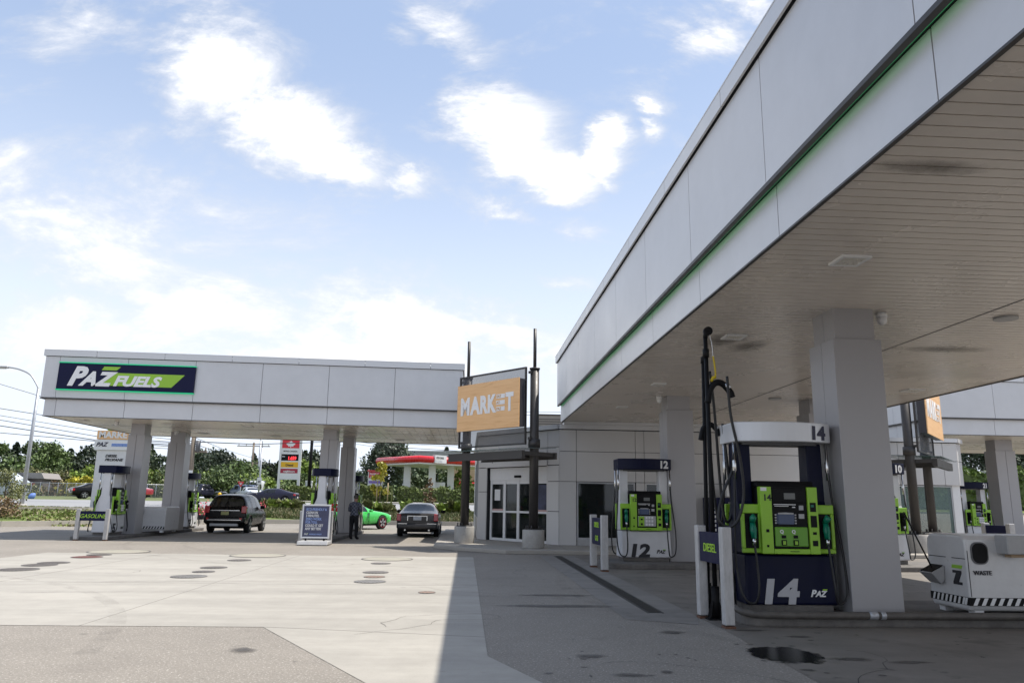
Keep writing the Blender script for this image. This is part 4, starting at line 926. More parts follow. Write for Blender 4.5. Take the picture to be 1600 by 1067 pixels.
# ---------------------------------------------------------------- vehicles
def split(o, names, mats, parent):
    """split evaluated mesh o by material index into separate objects"""
    out=[]
    for i,(n,m) in enumerate(zip(names,mats)):
        bm=bmesh.new(); bm.from_mesh(o.data)
        bmesh.ops.delete(bm, geom=[f for f in bm.faces if f.material_index!=i], context='FACES')
        if not bm.faces: bm.free(); out.append(None); continue
        if i: 
            for v in bm.verts: v.co -= v.normal*0
        for f in bm.faces: f.material_index=0; f.smooth=True
        me=bpy.data.meshes.new(n); bm.to_mesh(me); bm.free(); me.materials.append(m)
        q=bpy.data.objects.new(n,me); COL.objects.link(q); q.parent=parent; out.append(q)
    bpy.data.objects.remove(o); return out
def car(lb, cat, loc, rz, paint, st, wheels, wr=.33, W=.9, tail='wide', group=None, rimm=None, plate=None, name='parked_car', lvl=2, extra=None):
    """local x forward, rear bumper at x=0. st: (x, w, zb, zbelt, wroof, ztop, role)"""
    r=thing(name,lb,cat,loc,rz,group)
    mb=MB(); rings=[]
    for (x,w,zb,zbelt,wrf,zt,role) in st:
        w*=W; wrf*=W
        half=[(w*.86,zb),(w*.97,zb+.10),(w,zb+(zbelt-zb)*.55),(w*.975,zbelt),(wrf,zt-.035 if zt-zbelt>.2 else zt-.01),(wrf*.62,zt)]
        ring=[(x,-y,z) for y,z in half]+[(x,y,z) for y,z in half[::-1]]
        rings.append([mb.bm.verts.new(p) for p in ring])
    n=12
    for i in range(len(rings)-1):
        role=st[i][6]
        for k in range(n):
            kk=(k+1)%n
            mb.mi=0
            if k in (3,7) and role in('win',): mb.mi=1
            if k in (4,5,6) and role=='shield': mb.mi=2
            if k in (4,5,6) and role=='rear': mb.mi=3
            if k in (3,7) and role=='shieldwin': mb.mi=1
            f=mb._f([rings[i][k],rings[i][kk],rings[i+1][kk],rings[i+1][k]])
            if f: f.smooth=True
    mb.mi=0
    for ring,fl in ((rings[0],1),(rings[-1],0)):
        for k in range(5):
            mb._f([ring[k],ring[k+1],ring[n-2-k],ring[n-1-k]])
    bmesh.ops.remove_doubles(mb.bm,verts=mb.bm.verts[:],dist=.0005)
    o=mb.build('body',[paint,carglass,carglass,carglass])
    md=o.modifiers.new('s','SUBSURF'); md.levels=lvl; md.render_levels=lvl
    ev(o)
    cm=MB()
    for x in wheels:
        for s in (-1,1): cm.cyl((x,s*(W+.1),wr),(x,s*(W-.30),wr),wr+.055,wr+.055,28)
    c=cm.build('cut',black); b=o.modifiers.new('b','BOOLEAN'); b.object=c; b.operation='DIFFERENCE'; b.solver='FAST'
    ev(o); bpy.data.objects.remove(c)
    # boolean may append a slot; keep indices 0..3
    parts=split(o,['body','side_window','windscreen','rear_window'],[paint,carglass,carglass,carglass],r)
    mb=MB()
    for x in wheels: mb.box(x-wr-.02,x+wr+.02,-W+.28,W-.28,wr*.6,wr*1.9)
    mb.box(.3,st[-1][0]-.3,-W+.2,W-.2,.20,.5); mb.build('underbody',black,r)
    for x in wheels:
        for s in (-1,1):
            mb=MB(); mb.tube([(x,s*(W-.23),wr),(x,s*(W-.22),wr),(x,s*(W-.05),wr),(x,s*(W-.02),wr)],[wr*.93,wr,wr,wr*.92],28); wh=mb.build('wheel',tyre,r)
            mb=MB(); a=s*(W-.021); bb=s*(W-.008); mb.mi=0
            mb.tube([(x,a,wr),(x,bb,wr)],[wr*.66,wr*.66],24); mb.mi=1
            for k in range(5):
                t=k*2*math.pi/5+.3; u=Vector((math.cos(t),0,math.sin(t))); v=Vector((-math.sin(t),0,math.cos(t))); q0=Vector((x,bb,wr)); q1=Vector((x,bb+s*.012,wr))
                A=[u*.05*wr/.33-v*.03,u*.62*wr-v*.055,u*.62*wr+v*.055,u*.05*wr/.33+v*.03]
                mb.hexa([q0+p for p in A]+[q1+p for p in A])
            mb.tube([(x,bb,wr),(x,bb+s*.008,wr)],[wr*.69]*2,24,cap=False)
            mb.build('rim',[black,rimm or alloy],wh)
    if extra: extra(r)
    return r
def rearset(r,W,zt,zl,hw,hh,ybump,plate_z,platec=white,lampm=tailred,x=-.02,xb=-.03,bright=None):
    for s in (-1,1):
        mb=MB(); ys=sorted((s*(W*.98),s*(W*.98-hw))); mb.hexa([(x+.02,ys[0],zl),(x+.22,ys[0],zl),(x+.22,ys[1],zl),(x+.02,ys[1],zl),(x+.05,ys[0],zl+hh),(x+.25,ys[0],zl+hh),(x+.25,ys[1],zl+hh),(x+.05,ys[1],zl+hh)]); mb.build('tail_light',lampm,r,bevel=.03,seg=3)
    mb=MB(); mb.box(x-.0,x+.02,-.17,.17,plate_z,plate_z+.15); mb.build('number_plate',platec,r,bevel=.005)
# black compact wagon (rear view)
suv=[(.02,.90,.42,.92,.80,.94,'b'),(.06,.97,.34,.98,.84,1.00,'b'),(.10,.985,.30,1.02,.84,1.04,'rear'),(.42,1.0,.28,1.06,.70,1.60,'b'),(.50,1.0,.28,1.07,.70,1.64,'win'),(1.15,1.0,.26,1.05,.73,1.68,'b'),(1.24,1.0,.26,1.05,.73,1.69,'win'),(2.05,1.0,.26,1.03,.74,1.69,'b'),(2.13,1.0,.26,1.02,.74,1.69,'win'),(2.75,1.0,.26,1.0,.72,1.64,'shieldwin'),(2.80,1.0,.26,1.0,.72,1.62,'shield'),(3.50,.99,.27,.97,.80,1.06,'b'),(3.60,.98,.28,.95,.78,1.02,'b'),(4.30,.93,.32,.82,.70,.90,'b'),(4.52,.80,.38,.70,.60,.74,'b')]
def suvx(r):
    rearset(r,.92,0,.86,.22,.30,0,.78,mat('plate_yellow',(.35,.36,.15),.5),x=-.03)
    mb=MB(); mb.box(-.09,.25,-.88,.88,.42,.70); mb.build('bumper',carpaint('black',(.007,.007,.008)),r,bevel=.07,seg=4)
    mb=MB(); mb.box(-.105,-.085,-.72,.72,.55,.585); mb.box(-.05,-.0,-.62,.62,.955,.985); mb.build('chrome_strip',chrome,r)
    mb=MB(); mb.box(-.10,.1,-.6,.6,.30,.42); mb.build('skid_plate',galv,r,bevel=.02)
    for s in (-1,1):
        mb=MB(); mb.tube([(.6,s*.68,1.70),(.75,s*.68,1.76),(2.4,s*.68,1.76),(2.6,s*.68,1.70)],.018,8); mb.build('roof_rail',galv,r)
        mb=MB(); mb.box(2.55,2.68,min(s*.9,s*1.10),max(s*.9,s*1.10),1.02,1.18); mb.build('wing_mirror',black,r,bevel=.03)
        mb=MB(); mb.box(-.11,-.088,min(s*.66,s*.76),max(s*.66,s*.76),.58,.66); mb.build('reflector',tailred,r)
    mb=MB(); mb.disc((-.02,0,.9),.045,.02,16,'x'); mb.build('badge',redsign,r)
    for x in (1.2,2.08):
        for s in (-1,1):
            mb=MB(); mb.box(x+.55,x+.75,min(s*.925,s*.95),max(s*.925,s*.95),.95,.98); mb.build('door_handle',carpaint('black',(.007,.007,.008)),r)
def carloc(pl,pr,Y,z): a=G(pl[0],pl[1]);return a
car('black compact wagon seen from behind, parked at the left island pump','car',(-10.45,34.6,.0),R(90),carpaint('black',(.007,.007,.008)),suv,(.85,3.55),.36,.92,extra=suvx,group='cars on the forecourt').scale=(.88,1,1)
sed=[(.0,.86,.42,.80,.72,.84,'b'),(.05,.95,.36,.90,.78,.96,'b'),(.15,.98,.33,.95,.80,1.01,'b'),(.60,1.0,.28,.97,.80,1.05,'rear'),(1.25,1.0,.26,.97,.66,1.36,'b'),(1.32,1.0,.26,.97,.66,1.38,'win'),(1.95,1.0,.25,.96,.67,1.42,'b'),(2.02,1.0,.25,.96,.67,1.42,'win'),(2.70,1.0,.25,.95,.66,1.39,'shieldwin'),(2.75,1.0,.25,.95,.66,1.37,'shield'),(3.50,.99,.26,.92,.78,.98,'b'),(3.62,.98,.27,.91,.78,.95,'b'),(4.40,.93,.30,.80,.70,.84,'b'),(4.72,.80,.36,.66,.62,.70,'b')]
seatm=mat('seat_dark',(.02,.02,.022),.8)
def sedx(r):
    rearset(r,.90,0,.66,.20,.30,0,.70,mat('plate_white',(.55,.6,.68),.5),x=-.035)
    mb=MB(); mb.box(-.085,.25,-.86,.86,.34,.58); mb.build('bumper',carpaint('silver_grey',(.055,.055,.06)),r,bevel=.08,seg=4)
    mb=MB(); mb.box(-.03,0,-.42,.42,.86,.885); mb.box(-.03,0,-.42,-.39,.68,.86); mb.box(-.03,0,.39,.42,.68,.86); mb.box(-.098,-.082,-.80,-.42,.55,.575); mb.box(-.098,-.082,.42,.80,.55,.575); mb.build('chrome_trim',chrome,r)
    for s in (-1,1):
        mb=MB(); mb.box(2.6,2.72,min(s*.9,s*1.08),max(s*.9,s*1.08),.96,1.1); mb.build('wing_mirror',black,r,bevel=.03)
        mb=MB(); mb.cyl((-.07,s*.5,.30),(.1,s*.5,.30),.035,.035,12); mb.build('exhaust_pipe',chrome,r)
car('dark grey saloon seen from behind with a chrome plate surround, under the left canopy','car',(-2.02,33.0,.0),R(90),carpaint('silver_grey',(.055,.055,.06)),sed,(1.0,3.75),.33,.9,extra=sedx,group='cars on the forecourt')
coupe=[(.0,.86,.42,.80,.74,.86,'b'),(.06,.95,.34,.88,.80,.97,'b'),(.2,.99,.30,.92,.82,1.0,'b'),(.62,1.0,.26,.92,.80,1.02,'rear'),(1.45,1.0,.24,.93,.64,1.33,'b'),(1.75,1.0,.24,.93,.63,1.36,'win'),(2.70,1.0,.24,.90,.62,1.31,'shieldwin'),(2.75,1.0,.24,.90,.62,1.29,'shield'),(3.35,1.0,.25,.88,.78,.99,'b'),(3.50,1.0,.26,.87,.80,.97,'b'),(4.35,.97,.26,.82,.80,.88,'b'),(4.65,.92,.26,.74,.76,.78,'b'),(4.82,.84,.30,.62,.68,.66,'b')]
gp=carpaint('bright_green',(.045,.50,.08))
redrim=mat('red_rim',(.35,.02,.03),.3,.4)
def grx(r):
    for s in (-1,1):
        mb=MB(); mb.box(2.85,3.0,min(s*.95,s*1.12),max(s*.95,s*1.12),.90,1.02); mb.build('wing_mirror',gp,r,bevel=.03)
        mb=MB()
        mb.box(2.9,2.91,min(s*.93,s*.952),max(s*.93,s*.952),.35,.88); mb.build('door_gap',black,r)
        for x in (.95,3.95):
            mb=MB(); mb.tube([(x,s*.942,.35),(x,s*.946,.35)],[.245,.245],28,cap=False); 
            n=28
            for k in range(n):
                a,b=2*math.pi*k/n,2*math.pi*(k+1)/n
                mb.hexa([(x+math.cos(t)*q,s*.943,.35+math.sin(t)*q) for t,q in ((a,.225),(a,.25),(b,.25),(b,.225))]+[(x+math.cos(t)*q,s*.949,.35+math.sin(t)*q) for t,q in ((a,.225),(a,.25),(b,.25),(b,.225))])
            mb.build('red_rim_ring',redrim,r)
        mb=MB(); mb.box(4.6,4.76,min(s*.55,s*.8),max(s*.55,s*.8),.62,.74); mb.build('headlight',lens,r,bevel=.03)
g=P(610,822,41)
car('bright green sports coupe with red edged wheels, its front showing right of the man','car',(P(596,800,43.4).x-4.82*math.cos(R(53)),43.4-4.82*math.sin(R(53)),.0),R(53),gp,coupe,(.95,3.95),.35,.95,extra=grx,group='cars on the forecourt')
# road traffic
def roadcar(lb,px0,Y,head,paint,st,W=.9,extra=None,wh=(1.0,3.75),wr=.33,base=None,name='passing_car'):
    p=P(px0,780,Y); z=H(p.x,Y) if base is None else base
    return car(lb,'car',(p.x,Y,z),head,paint,st,wh,wr,W,extra=extra,group='cars on the road',name=name)
roadcar('black saloon driving away on the road behind the left street lamp',108,71,R(38),carpaint('black',(.007,.007,.008)),sed,extra=lambda r:rearset(r,.90,0,.68,.42,.20,0,.62,x=-.05))
roadcar('dark blue coupe on the road just behind the flower bed, left of the advert board',465,71,R(180),carpaint('dark_blue',(.018,.018,.035)),coupe,wh=(.95,3.8),extra=lambda r:rearset(r,.90,0,.72,.30,.14,0,.5,x=0))
roadcar('white saloon on the road beyond the black wagon roof',399,88,R(125),carpaint('white',(.6,.62,.66)),sed)
roadcar('blue grey hatchback farther off, beneath the yield sign',362,95,R(-10),carpaint('blue_grey',(.10,.13,.2)),suv,.9,wh=(.85,3.55))
roadcar('white off-road car with black rear on the road behind pump 7',306,97,R(62),carpaint('white',(.6,.62,.66)),suv,.9,wh=(.85,3.55),extra=lambda r:[MB().box(-.25,0,-.4,.4,.8,1.5).build('spare_wheel',tyre,r,bevel=.1)])
roadcar('navy hatchback just right of the white off-road car',324,92,R(140),carpaint('dark_blue',(.018,.018,.035)),suv,.88,wh=(.85,3.55))
roadcar('red car partly hidden behind the first left canopy column',232,80,R(170),carpaint('red',(.30,.02,.03)),sed)
vt=[(.0,.98,.45,1.0,.9,2.1,'b'),(.05,1,.4,1.1,.92,2.2,'b'),(3.2,1,.4,1.1,.92,2.25,'b'),(3.3,1,.4,1.1,.90,2.25,'win'),(3.9,1,.4,1.1,.88,2.15,'shieldwin'),(3.95,1,.4,1.1,.88,2.12,'shield'),(4.6,1,.4,1.08,.85,1.2,'b'),(4.9,.97,.42,.95,.8,1.05,'b'),(5.1,.9,.45,.8,.75,.85,'b')]
roadcar('boxy white delivery van facing the camera, left of the tall fuel price sign',414,100,R(-100),carpaint('white',(.6,.62,.66)),vt,1.0,wh=(.9,4.2),wr=.38,name='delivery_van')
# ---------------------------------------------------------------- person
def skinmesh(name,verts,edges,radii,root,mats,parent,lvl=1,matf=None):
    me=bpy.data.meshes.new(name); me.from_pydata(verts,edges,[]); o=bpy.data.objects.new(name,me); COL.objects.link(o)
    m=o.modifiers.new('k','SKIN'); 
    for i,rr in enumerate(radii):
        sv=me.skin_vertices[0].data[i]; sv.radius=rr if isinstance(rr,tuple) else (rr,rr); sv.use_root=(i==root)
    s=o.modifiers.new('s','SUBSURF'); s.levels=lvl; s.render_levels=lvl
    ev(o)
    for m_ in mats: o.data.materials.append(m_)
    for f in o.data.polygons:
        f.use_smooth=True
        if matf: f.material_index=matf(f.center)
    o.parent=parent; return o
skin=mat('skin',(.36,.20,.14),.55,0,.05,8); hair=mat('grey_hair',(.09,.08,.075),.8,0,.3,30)
shirt=mat('check_shirt',(.10,.11,.15),.85)
nt=shirt.node_tree; tc=nt.nodes.new('ShaderNodeTexCoord'); ck=nt.nodes.new('ShaderNodeTexChecker'); ck.inputs['Scale'].default_value=14; ck.inputs[1].default_value=(.05,.055,.08,1); ck.inputs[2].default_value=(.16,.17,.21,1)
nt.links.new(tc.outputs['Object'],ck.inputs[0]); nt.links.new(ck.outputs[0],nt.nodes['Principled BSDF'].inputs['Base Color'])
trous=mat('black_trousers',(.012,.012,.014),.85,0,.1,10)
pp=thing('person','man in a dark checked shirt and black trousers standing with his back turned','person',(P(554,800,30.8).x,30.8,0),R(-20))
def Rr(v): return v
vs=[];es=[];rs=[]
def add(p,r_,to=None):
    vs.append(p);rs.append(r_)
    if to is not None: es.append((to,len(vs)-1))
    return len(vs)-1
pel=add((0,0,.88),(.155,.115)); wst=add((0,.0,1.02),(.15,.11),pel); ch=add((0,.0,1.20),(.175,.12),wst); up_=add((0,.02,1.33),(.15,.10),ch); nk=add((0,.045,1.42),.055,up_); hd=add((0,.075,1.50),.078,nk); hd2=add((0,.085,1.58),(.082,.092),hd); hd3=add((0,.08,1.645),.055,hd2)
for s in (-1,1):
    sh=add((s*.19,.03,1.33),.062,up_); elb=add((s*.26,.05,1.07),.045,sh); wr_=add((s*.12,.27,1.10),.030,elb); pm=add((s*.09,.31,1.10),(.033,.018),wr_)
    hp=add((s*.095,0,.80),.095,pel); kn=add((s*.115,.02,.47),.062,hp); an=add((s*.12,-.01,.09),.042,kn); ft=add((s*.125,.05,.045),.042,an); to=add((s*.135,.17,.035),.036,ft)
bd=skinmesh('body',vs,es,rs,0,[skin],pp,1)
for s in (-1,1):     # five separate fingers per hand, curled
    mb=MB()
    for k,(ln,off) in enumerate(((.070,-.028),(.078,-.010),(.072,.009),(.058,.026))):
        b=Vector((s*.085,.325,1.10+off*.9)); mb.tube([b,b+Vector((-s*.012,ln*.45,.0)),b+Vector((-s*.035,ln*.75,-.005)),b+Vector((-s*.055,ln*.62,-.010))],[.0095,.009,.008,.006],8)
    b=Vector((s*.10,.30,1.135)); mb.tube([b,b+Vector((-s*.02,.02,.02)),b+Vector((-s*.045,.035,.018))],[.011,.010,.007],8)
    mb.build('fingers',skin,pp)
# clothes as slightly larger shells
def shell(name,idx,grow,m,cut):
    o=bd.copy(); o.data=bd.data.copy(); COL.objects.link(o); o.name=name; bm=bmesh.new(); bm.from_mesh(o.data)
    bmesh.ops.delete(bm,geom=[f for f in bm.faces if not cut(f.calc_center_median())],context='FACES')
    for v in bm.verts: v.co+=v.normal*grow
    bm.to_mesh(o.data); bm.free(); o.data.materials.clear(); o.data.materials.append(m); o.data.name=name; return o
shell('shirt',0,.018,shirt,lambda c:.86<c.z<1.405 and not(c.y>.27 and abs(c.x)<.16 and c.z<1.2))
shell('trousers',0,.020,trous,lambda c:.085<c.z<.90 and c.y<.2)
shell('shoes',0,.010,black,lambda c:c.z<.10)
mb=MB(); bmesh.ops.create_uvsphere(mb.bm,u_segments=16,v_segments=10,radius=.1); 
for v in mb.bm.verts: v.co=Vector((v.co.x*.93,v.co.y*1.02+.062,v.co.z*.85+1.605)) 
hb=mb.build('hair',hair,pp)
mb=MB(); 
for s in (-1,1): mb.tube([(s*.080,.08,1.555),(s*.095,.075,1.58),(s*.088,.075,1.605)],[.010,.016,.010],8)
mb.tube([(0,.165,1.585),(0,.185,1.56),(0,.168,1.545)],[.010,.014,.01],8)
mb.build('ears_and_nose',skin,pp)
mb=MB()
for s in (-1,1): mb.tube([(s*.035,.170,1.592),(s*.035,.176,1.592)],[.010,.006],8)
mb.tube([(-.025,.163,1.523),(0,.169,1.522),(.025,.163,1.523)],.005,6); mb.build('eyes_and_mouth',hair,pp)
# ---------------------------------------------------------------- vegetation
def leafm(n,c): 
    m=mat('leaf_'+n,c,.6,0,.2,1.5); return m
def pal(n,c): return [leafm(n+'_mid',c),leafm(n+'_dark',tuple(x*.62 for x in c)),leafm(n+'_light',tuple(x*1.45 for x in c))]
PAL={'dark':pal('dark',(.075,.105,.048)),'deep':pal('deep',(.05,.072,.040)),'mid':pal('mid',(.10,.145,.045)),'bright':pal('bright',(.20,.27,.05)),'yellow':pal('yellow',(.38,.34,.03)),'olive':pal('olive',(.17,.18,.07)),'hedge':pal('hedge',(.13,.165,.045)),'straw':pal('straw',(.30,.26,.15)),'rusty':pal('rusty',(.17,.11,.05)),'cedar':pal('cedar',(.10,.16,.025)),'pink':[mat('petal_pink',(.75,.06,.14),.5),mat('petal_deep',(.6,.03,.08),.5),leafm('flower_leaf',(.08,.14,.03))]}
barkm=mat('bark',(.10,.08,.06),.9,0,.2,8)
def leaf(mb,c,s,rr,flat=.0):
    n=Vector((rr.gauss(0,1),rr.gauss(0,1),rr.gauss(0,1)+flat)).normalized(); u=n.cross(Vector((rr.random(),rr.random(),rr.random()))).normalized(); w=n.cross(u)
    a=s*rr.uniform(.6,1.3); b=a*rr.uniform(.45,.8)
    mb._f([mb.bm.verts.new(c+u*a),mb.bm.verts.new(c+w*b),mb.bm.verts.new(c-u*a*.8),mb.bm.verts.new(c-w*b)])
def crown_broad(seed,h,w,n,ls,base=.22,lob=22):
    rr=random.Random(seed); mb=MB(); bl=[]
    for i in range(lob):
        t=rr.uniform(base,1); z=h*t; rad=w/2*math.sin(math.pi*min(1,max(.12,(t-base)/(1-base)*.8+.2)))**.7
        a=rr.uniform(0,6.28); q=rad*math.sqrt(rr.random())*.8; s=rr.uniform(.11,.27)*w*(1.15-.5*t)
        bl.append((Vector((q*math.cos(a),q*math.sin(a),min(z,h-s*.6))),s,rr.random()))
    for i in range(n):
        c,s,tone=rr.choice(bl); d=Vector((rr.gauss(0,1),rr.gauss(0,1),rr.gauss(0,.85))).normalized()
        p=c+d*s*(rr.random()**.4)*rr.uniform(.8,1.1)
        if p.z<h*base*.6: continue
        t=tone+rr.uniform(-.3,.3); mb.mi=1 if t<.36 else (2 if t>.8 else 0)
        leaf(mb,p,ls,rr)
    return mb
def crown_conifer(seed,h,w,n,ls,base=.1):
    rr=random.Random(seed); mb=MB(); nb=int(h*3.2)
    br=[(base+(1-base)*(i/nb)**.9, rr.uniform(0,6.28), rr.uniform(.65,1.1)) for i in range(nb) for _ in range(3)]
    for i in range(n):
        t,a,k=rr.choice(br); R_=w/2*(1-t)**.85*k+.12; q=rr.random()**.6*R_; a2=a+rr.gauss(0,.22)
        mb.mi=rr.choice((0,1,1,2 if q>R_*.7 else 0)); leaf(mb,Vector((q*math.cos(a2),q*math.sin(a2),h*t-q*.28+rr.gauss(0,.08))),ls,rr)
    return mb
def trunk(mb,h,r,seed,crown_h):
    rr=random.Random(seed); pts=[(rr.gauss(0,.02)*h*.3*(k/5),rr.gauss(0,.02)*h*.3*(k/5),h*k/5*.85) for k in range(6)]; pts[0]=(0,0,-.3)
    mb.tube(pts,[r*(1.15-.9*k/5) for k in range(6)],8)
    for i in range(5):
        z=h*rr.uniform(.3,.65); a=rr.uniform(0,6.28); mb.tube([(0,0,z),(math.cos(a)*h*.1,math.sin(a)*h*.1,z+h*.1),(math.cos(a)*h*.2,math.sin(a)*h*.2,z+h*.17)],[r*.45,r*.3,r*.1],6)
PROTO={}
def tree(lb,px_,ytop,Y,w,kind='broad',pl='dark',seed=1,n=1500,ls=None,dens=1,group='trees beyond the road',name=None,cat='tree',base=.18,zb=None):
    p=P(px_,ytop,Y); zb=H(p.x,Y) if zb is None else zb; h=max(.38,p.z-zb)
    r=thing(name or ('conifer_tree' if kind=='conifer' else 'leafy_tree'),lb,cat,(p.x,Y,zb-.02),0,group,1)
    l=ls if ls and Y<60 else max(.07,.0021*Y); nn=int(dens*min(5200,max(350,(3.5 if kind=='broad' else 3.0)*w*h/l**2)))
    if kind=='conifer': mb=crown_conifer(seed,h,w,nn,l)
    else: mb=crown_broad(seed,h,w,nn,l,base=base)
    mb.build('crown',PAL[pl],r); mb=MB(); trunk(mb,h,.012*h+.02,seed,0); mb.build('trunk',barkm,r)
    return r
LEFT=[ # px, ytop, Y, width m, kind, palette, label
 (-6,694,170,13,'broad','mid','broad tree at the extreme left edge of the treeline'),
 (14,704,165,10,'conifer','dark','pointed conifer left of the street lamp top of the treeline'),
 (27,690,172,10,'conifer','deep','tallest pointed conifer just left of the leaning street lamp'),
 (44,697,165,10,'broad','dark','dark round tree right behind the leaning street lamp'),
 (62,692,160,13,'broad','mid','tall bushy green tree just right of the street lamp'),
 (78,694,158,11,'broad','mid','twin topped green tree in the middle of the left treeline'),
 (96,701,170,12,'broad','dark','rounded dark tree between the two tall ones left of the price pylon'),
 (112,700,175,10,'conifer','deep','dark conifer above the black saloon on the road'),
 (126,706,170,10,'conifer','dark','lower dark conifer just left of the price pylon'),
 (141,698,165,10,'broad','deep','dark tree partly hidden behind the price pylon top'),
 (228,700,150,9,'broad','dark','dark tree between the first pair of left canopy columns, left one'),
 (238,694,180,8,'conifer','dark','thin pointed conifer between the first pair of left canopy columns'),
 (248,712,150,8,'broad','deep','dark tree close beside the second left canopy column'),
 (296,708,150,11,'broad','dark','wide dark tree behind pump 7'),
 (316,704,145,14,'broad','dark','massive dark rounded tree behind the first utility pole'),
 (338,707,140,14,'broad','deep','massive dark tree right of the first utility pole'),
 (356,716,150,12,'broad','dark','dark tree whose slope falls toward the yield sign'),
 (386,722,135,9,'broad','mid','mid green dome tree left of the second utility pole'),
 (398,708,160,7,'conifer','deep','dark pointed conifer behind the second utility pole'),
 (412,723,150,12,'broad','deep','dark tree between the utility pole and the tall price sign'),
 (428,726,150,10,'conifer','deep','dark conifer touching the left of the tall price sign'),
 (437,719,145,8,'conifer','dark','conifer half behind the tall price sign'),
 (470,700,150,8,'conifer','deep','dark conifer immediately right of the tall price sign'),
 (478,703,155,8,'conifer','dark','second conifer right of the tall price sign'),
 (489,706,150,10,'broad','deep','dark tree behind the thin black pole near pump 3'),
 (575,724,112,6,'broad','deep','small dark tree left of the red station roof'),
 (597,690,120,12,'broad','deep','very tall dark evergreen left of the red station roof'),
 (584,705,118,7,'conifer','deep','pointed shoulder of the tall dark evergreen group, left side'),
 (614,693,124,11,'broad','dark','very tall dark tree above the red canopy left end'),
 (650,722,150,11,'broad','dark','dark tree behind the white columns of the red station, left'),
 (672,728,155,11,'broad','mid','green tree behind the white columns of the red station, middle'),
 (690,730,150,10,'broad','dark','dark tree behind the white columns of the red station, right'),
 (698,698,190,9,'conifer','deep','lone conifer tip rising over the red station roof'),
 (710,728,150,9,'broad','mid','green tree at the right of the red station columns')]
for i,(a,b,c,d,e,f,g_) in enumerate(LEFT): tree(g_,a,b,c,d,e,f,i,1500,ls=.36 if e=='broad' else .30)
MIDB=[(4,735,'olive'),(18,729,'mid'),(34,736,'olive'),(50,733,'olive'),(66,737,'straw'),(82,740,'olive'),(98,735,'olive'),(112,741,'straw'),(127,735,'mid'),(136,728,'bright'),(146,731,'bright'),(222,740,'mid'),(232,736,'bright'),(246,738,'mid'),(254,742,'olive')]
BL=['olive scrub tree at the extreme left behind the fence','green shrubby tree left of the street lamp foot','olive scrub tree right behind the street lamp shaft','second olive scrub tree right of the street lamp','straw tinged scrub tree left of centre behind the fence','olive scrub tree above the grassy bank','tall olive scrub tree above the black saloon rear window','straw coloured scrub tree above the black saloon','green scrub tree left of the yellow bush','bright pointed young tree left of the price pylon','bright leafy young tree touching the price pylon','green scrub tree just right of the first column','bright scrub tree between the first two columns','green scrub tree next to the second column','olive scrub tree behind the second column edge']
for i,((a,b,c),l) in enumerate(zip(MIDB,BL)): tree(l,a,b,118,6,'broad',c,40+i,900,ls=.42,base=.05,name='scrub_tree',group='scrub trees behind the fence')
for a,b,c,w,l in ((124,745,'yellow',5,'bright yellow flowering bush above the black saloon'),(136,744,'yellow',3.5,'smaller yellow flowering bush beside the price pylon'),(86,752,'rusty',3,'reddish brown bush on the bank behind the fence'),(50,757,'olive',4,'low olive bush near the street lamp foot')): tree(l,a,b,100,w,'broad',c,70+a,600,ls=.5,base=.05,name='bush',cat='bush',group='bushes on the bank')
NEAR=[(283,742,100,6,'olive','olive bushy tree left of pump 7'),(346,735,95,8,'mid','light green bushy tree left of the yield sign'),(330,740,98,6,'bright','bright green young tree above the black wagon roof'),(380,724,105,9,'mid','large bright green tree left of the speed limit sign pole'),(362,742,100,6,'mid','low green tree right behind the yield sign'),(402,742,100,6,'bright','light green sapling behind the speed sign pole'),(424,747,98,4,'bright','small upright green tree left of the tall price sign'),(474,718,100,4.5,'bright','yellow green tree beside the tall price sign, upper'),(482,724,98,5,'bright','yellow green tree between the tall price sign and pump 3'),(468,741,96,5,'mid','leafy green tree low beside the right leg of the tall price sign'),
 (625,731,88,3.2,'yellow','staked young yellow green street tree left of the red station'),(724,732,100,4,'bright','yellow green tree behind the left market post')]
NEAR[-2]=(596,722,84,3.6,'yellow','staked young yellow green street tree in front of the red station')
for i,(a,b,c,d,e,l) in enumerate(NEAR): tree(l,a,b,c,d if e!='yellow' else 2.3,'broad',e,90+i,dens=1 if e!='yellow' else .8,base=.25,name='young_tree',group='young trees by the road')
for a,l in ((588,'timber stake left of the staked street tree'),(605,'timber stake right of the staked street tree')):
    p=P(a,785,83.5); t=tag(MB().cyl((0,0,0),(0,0,2.2),.06,.06,8).build('tree_stake',mat('stake_wood',(.35,.27,.16),.8)),l,'stake'); t.location=(p.x,83.5,1.2)
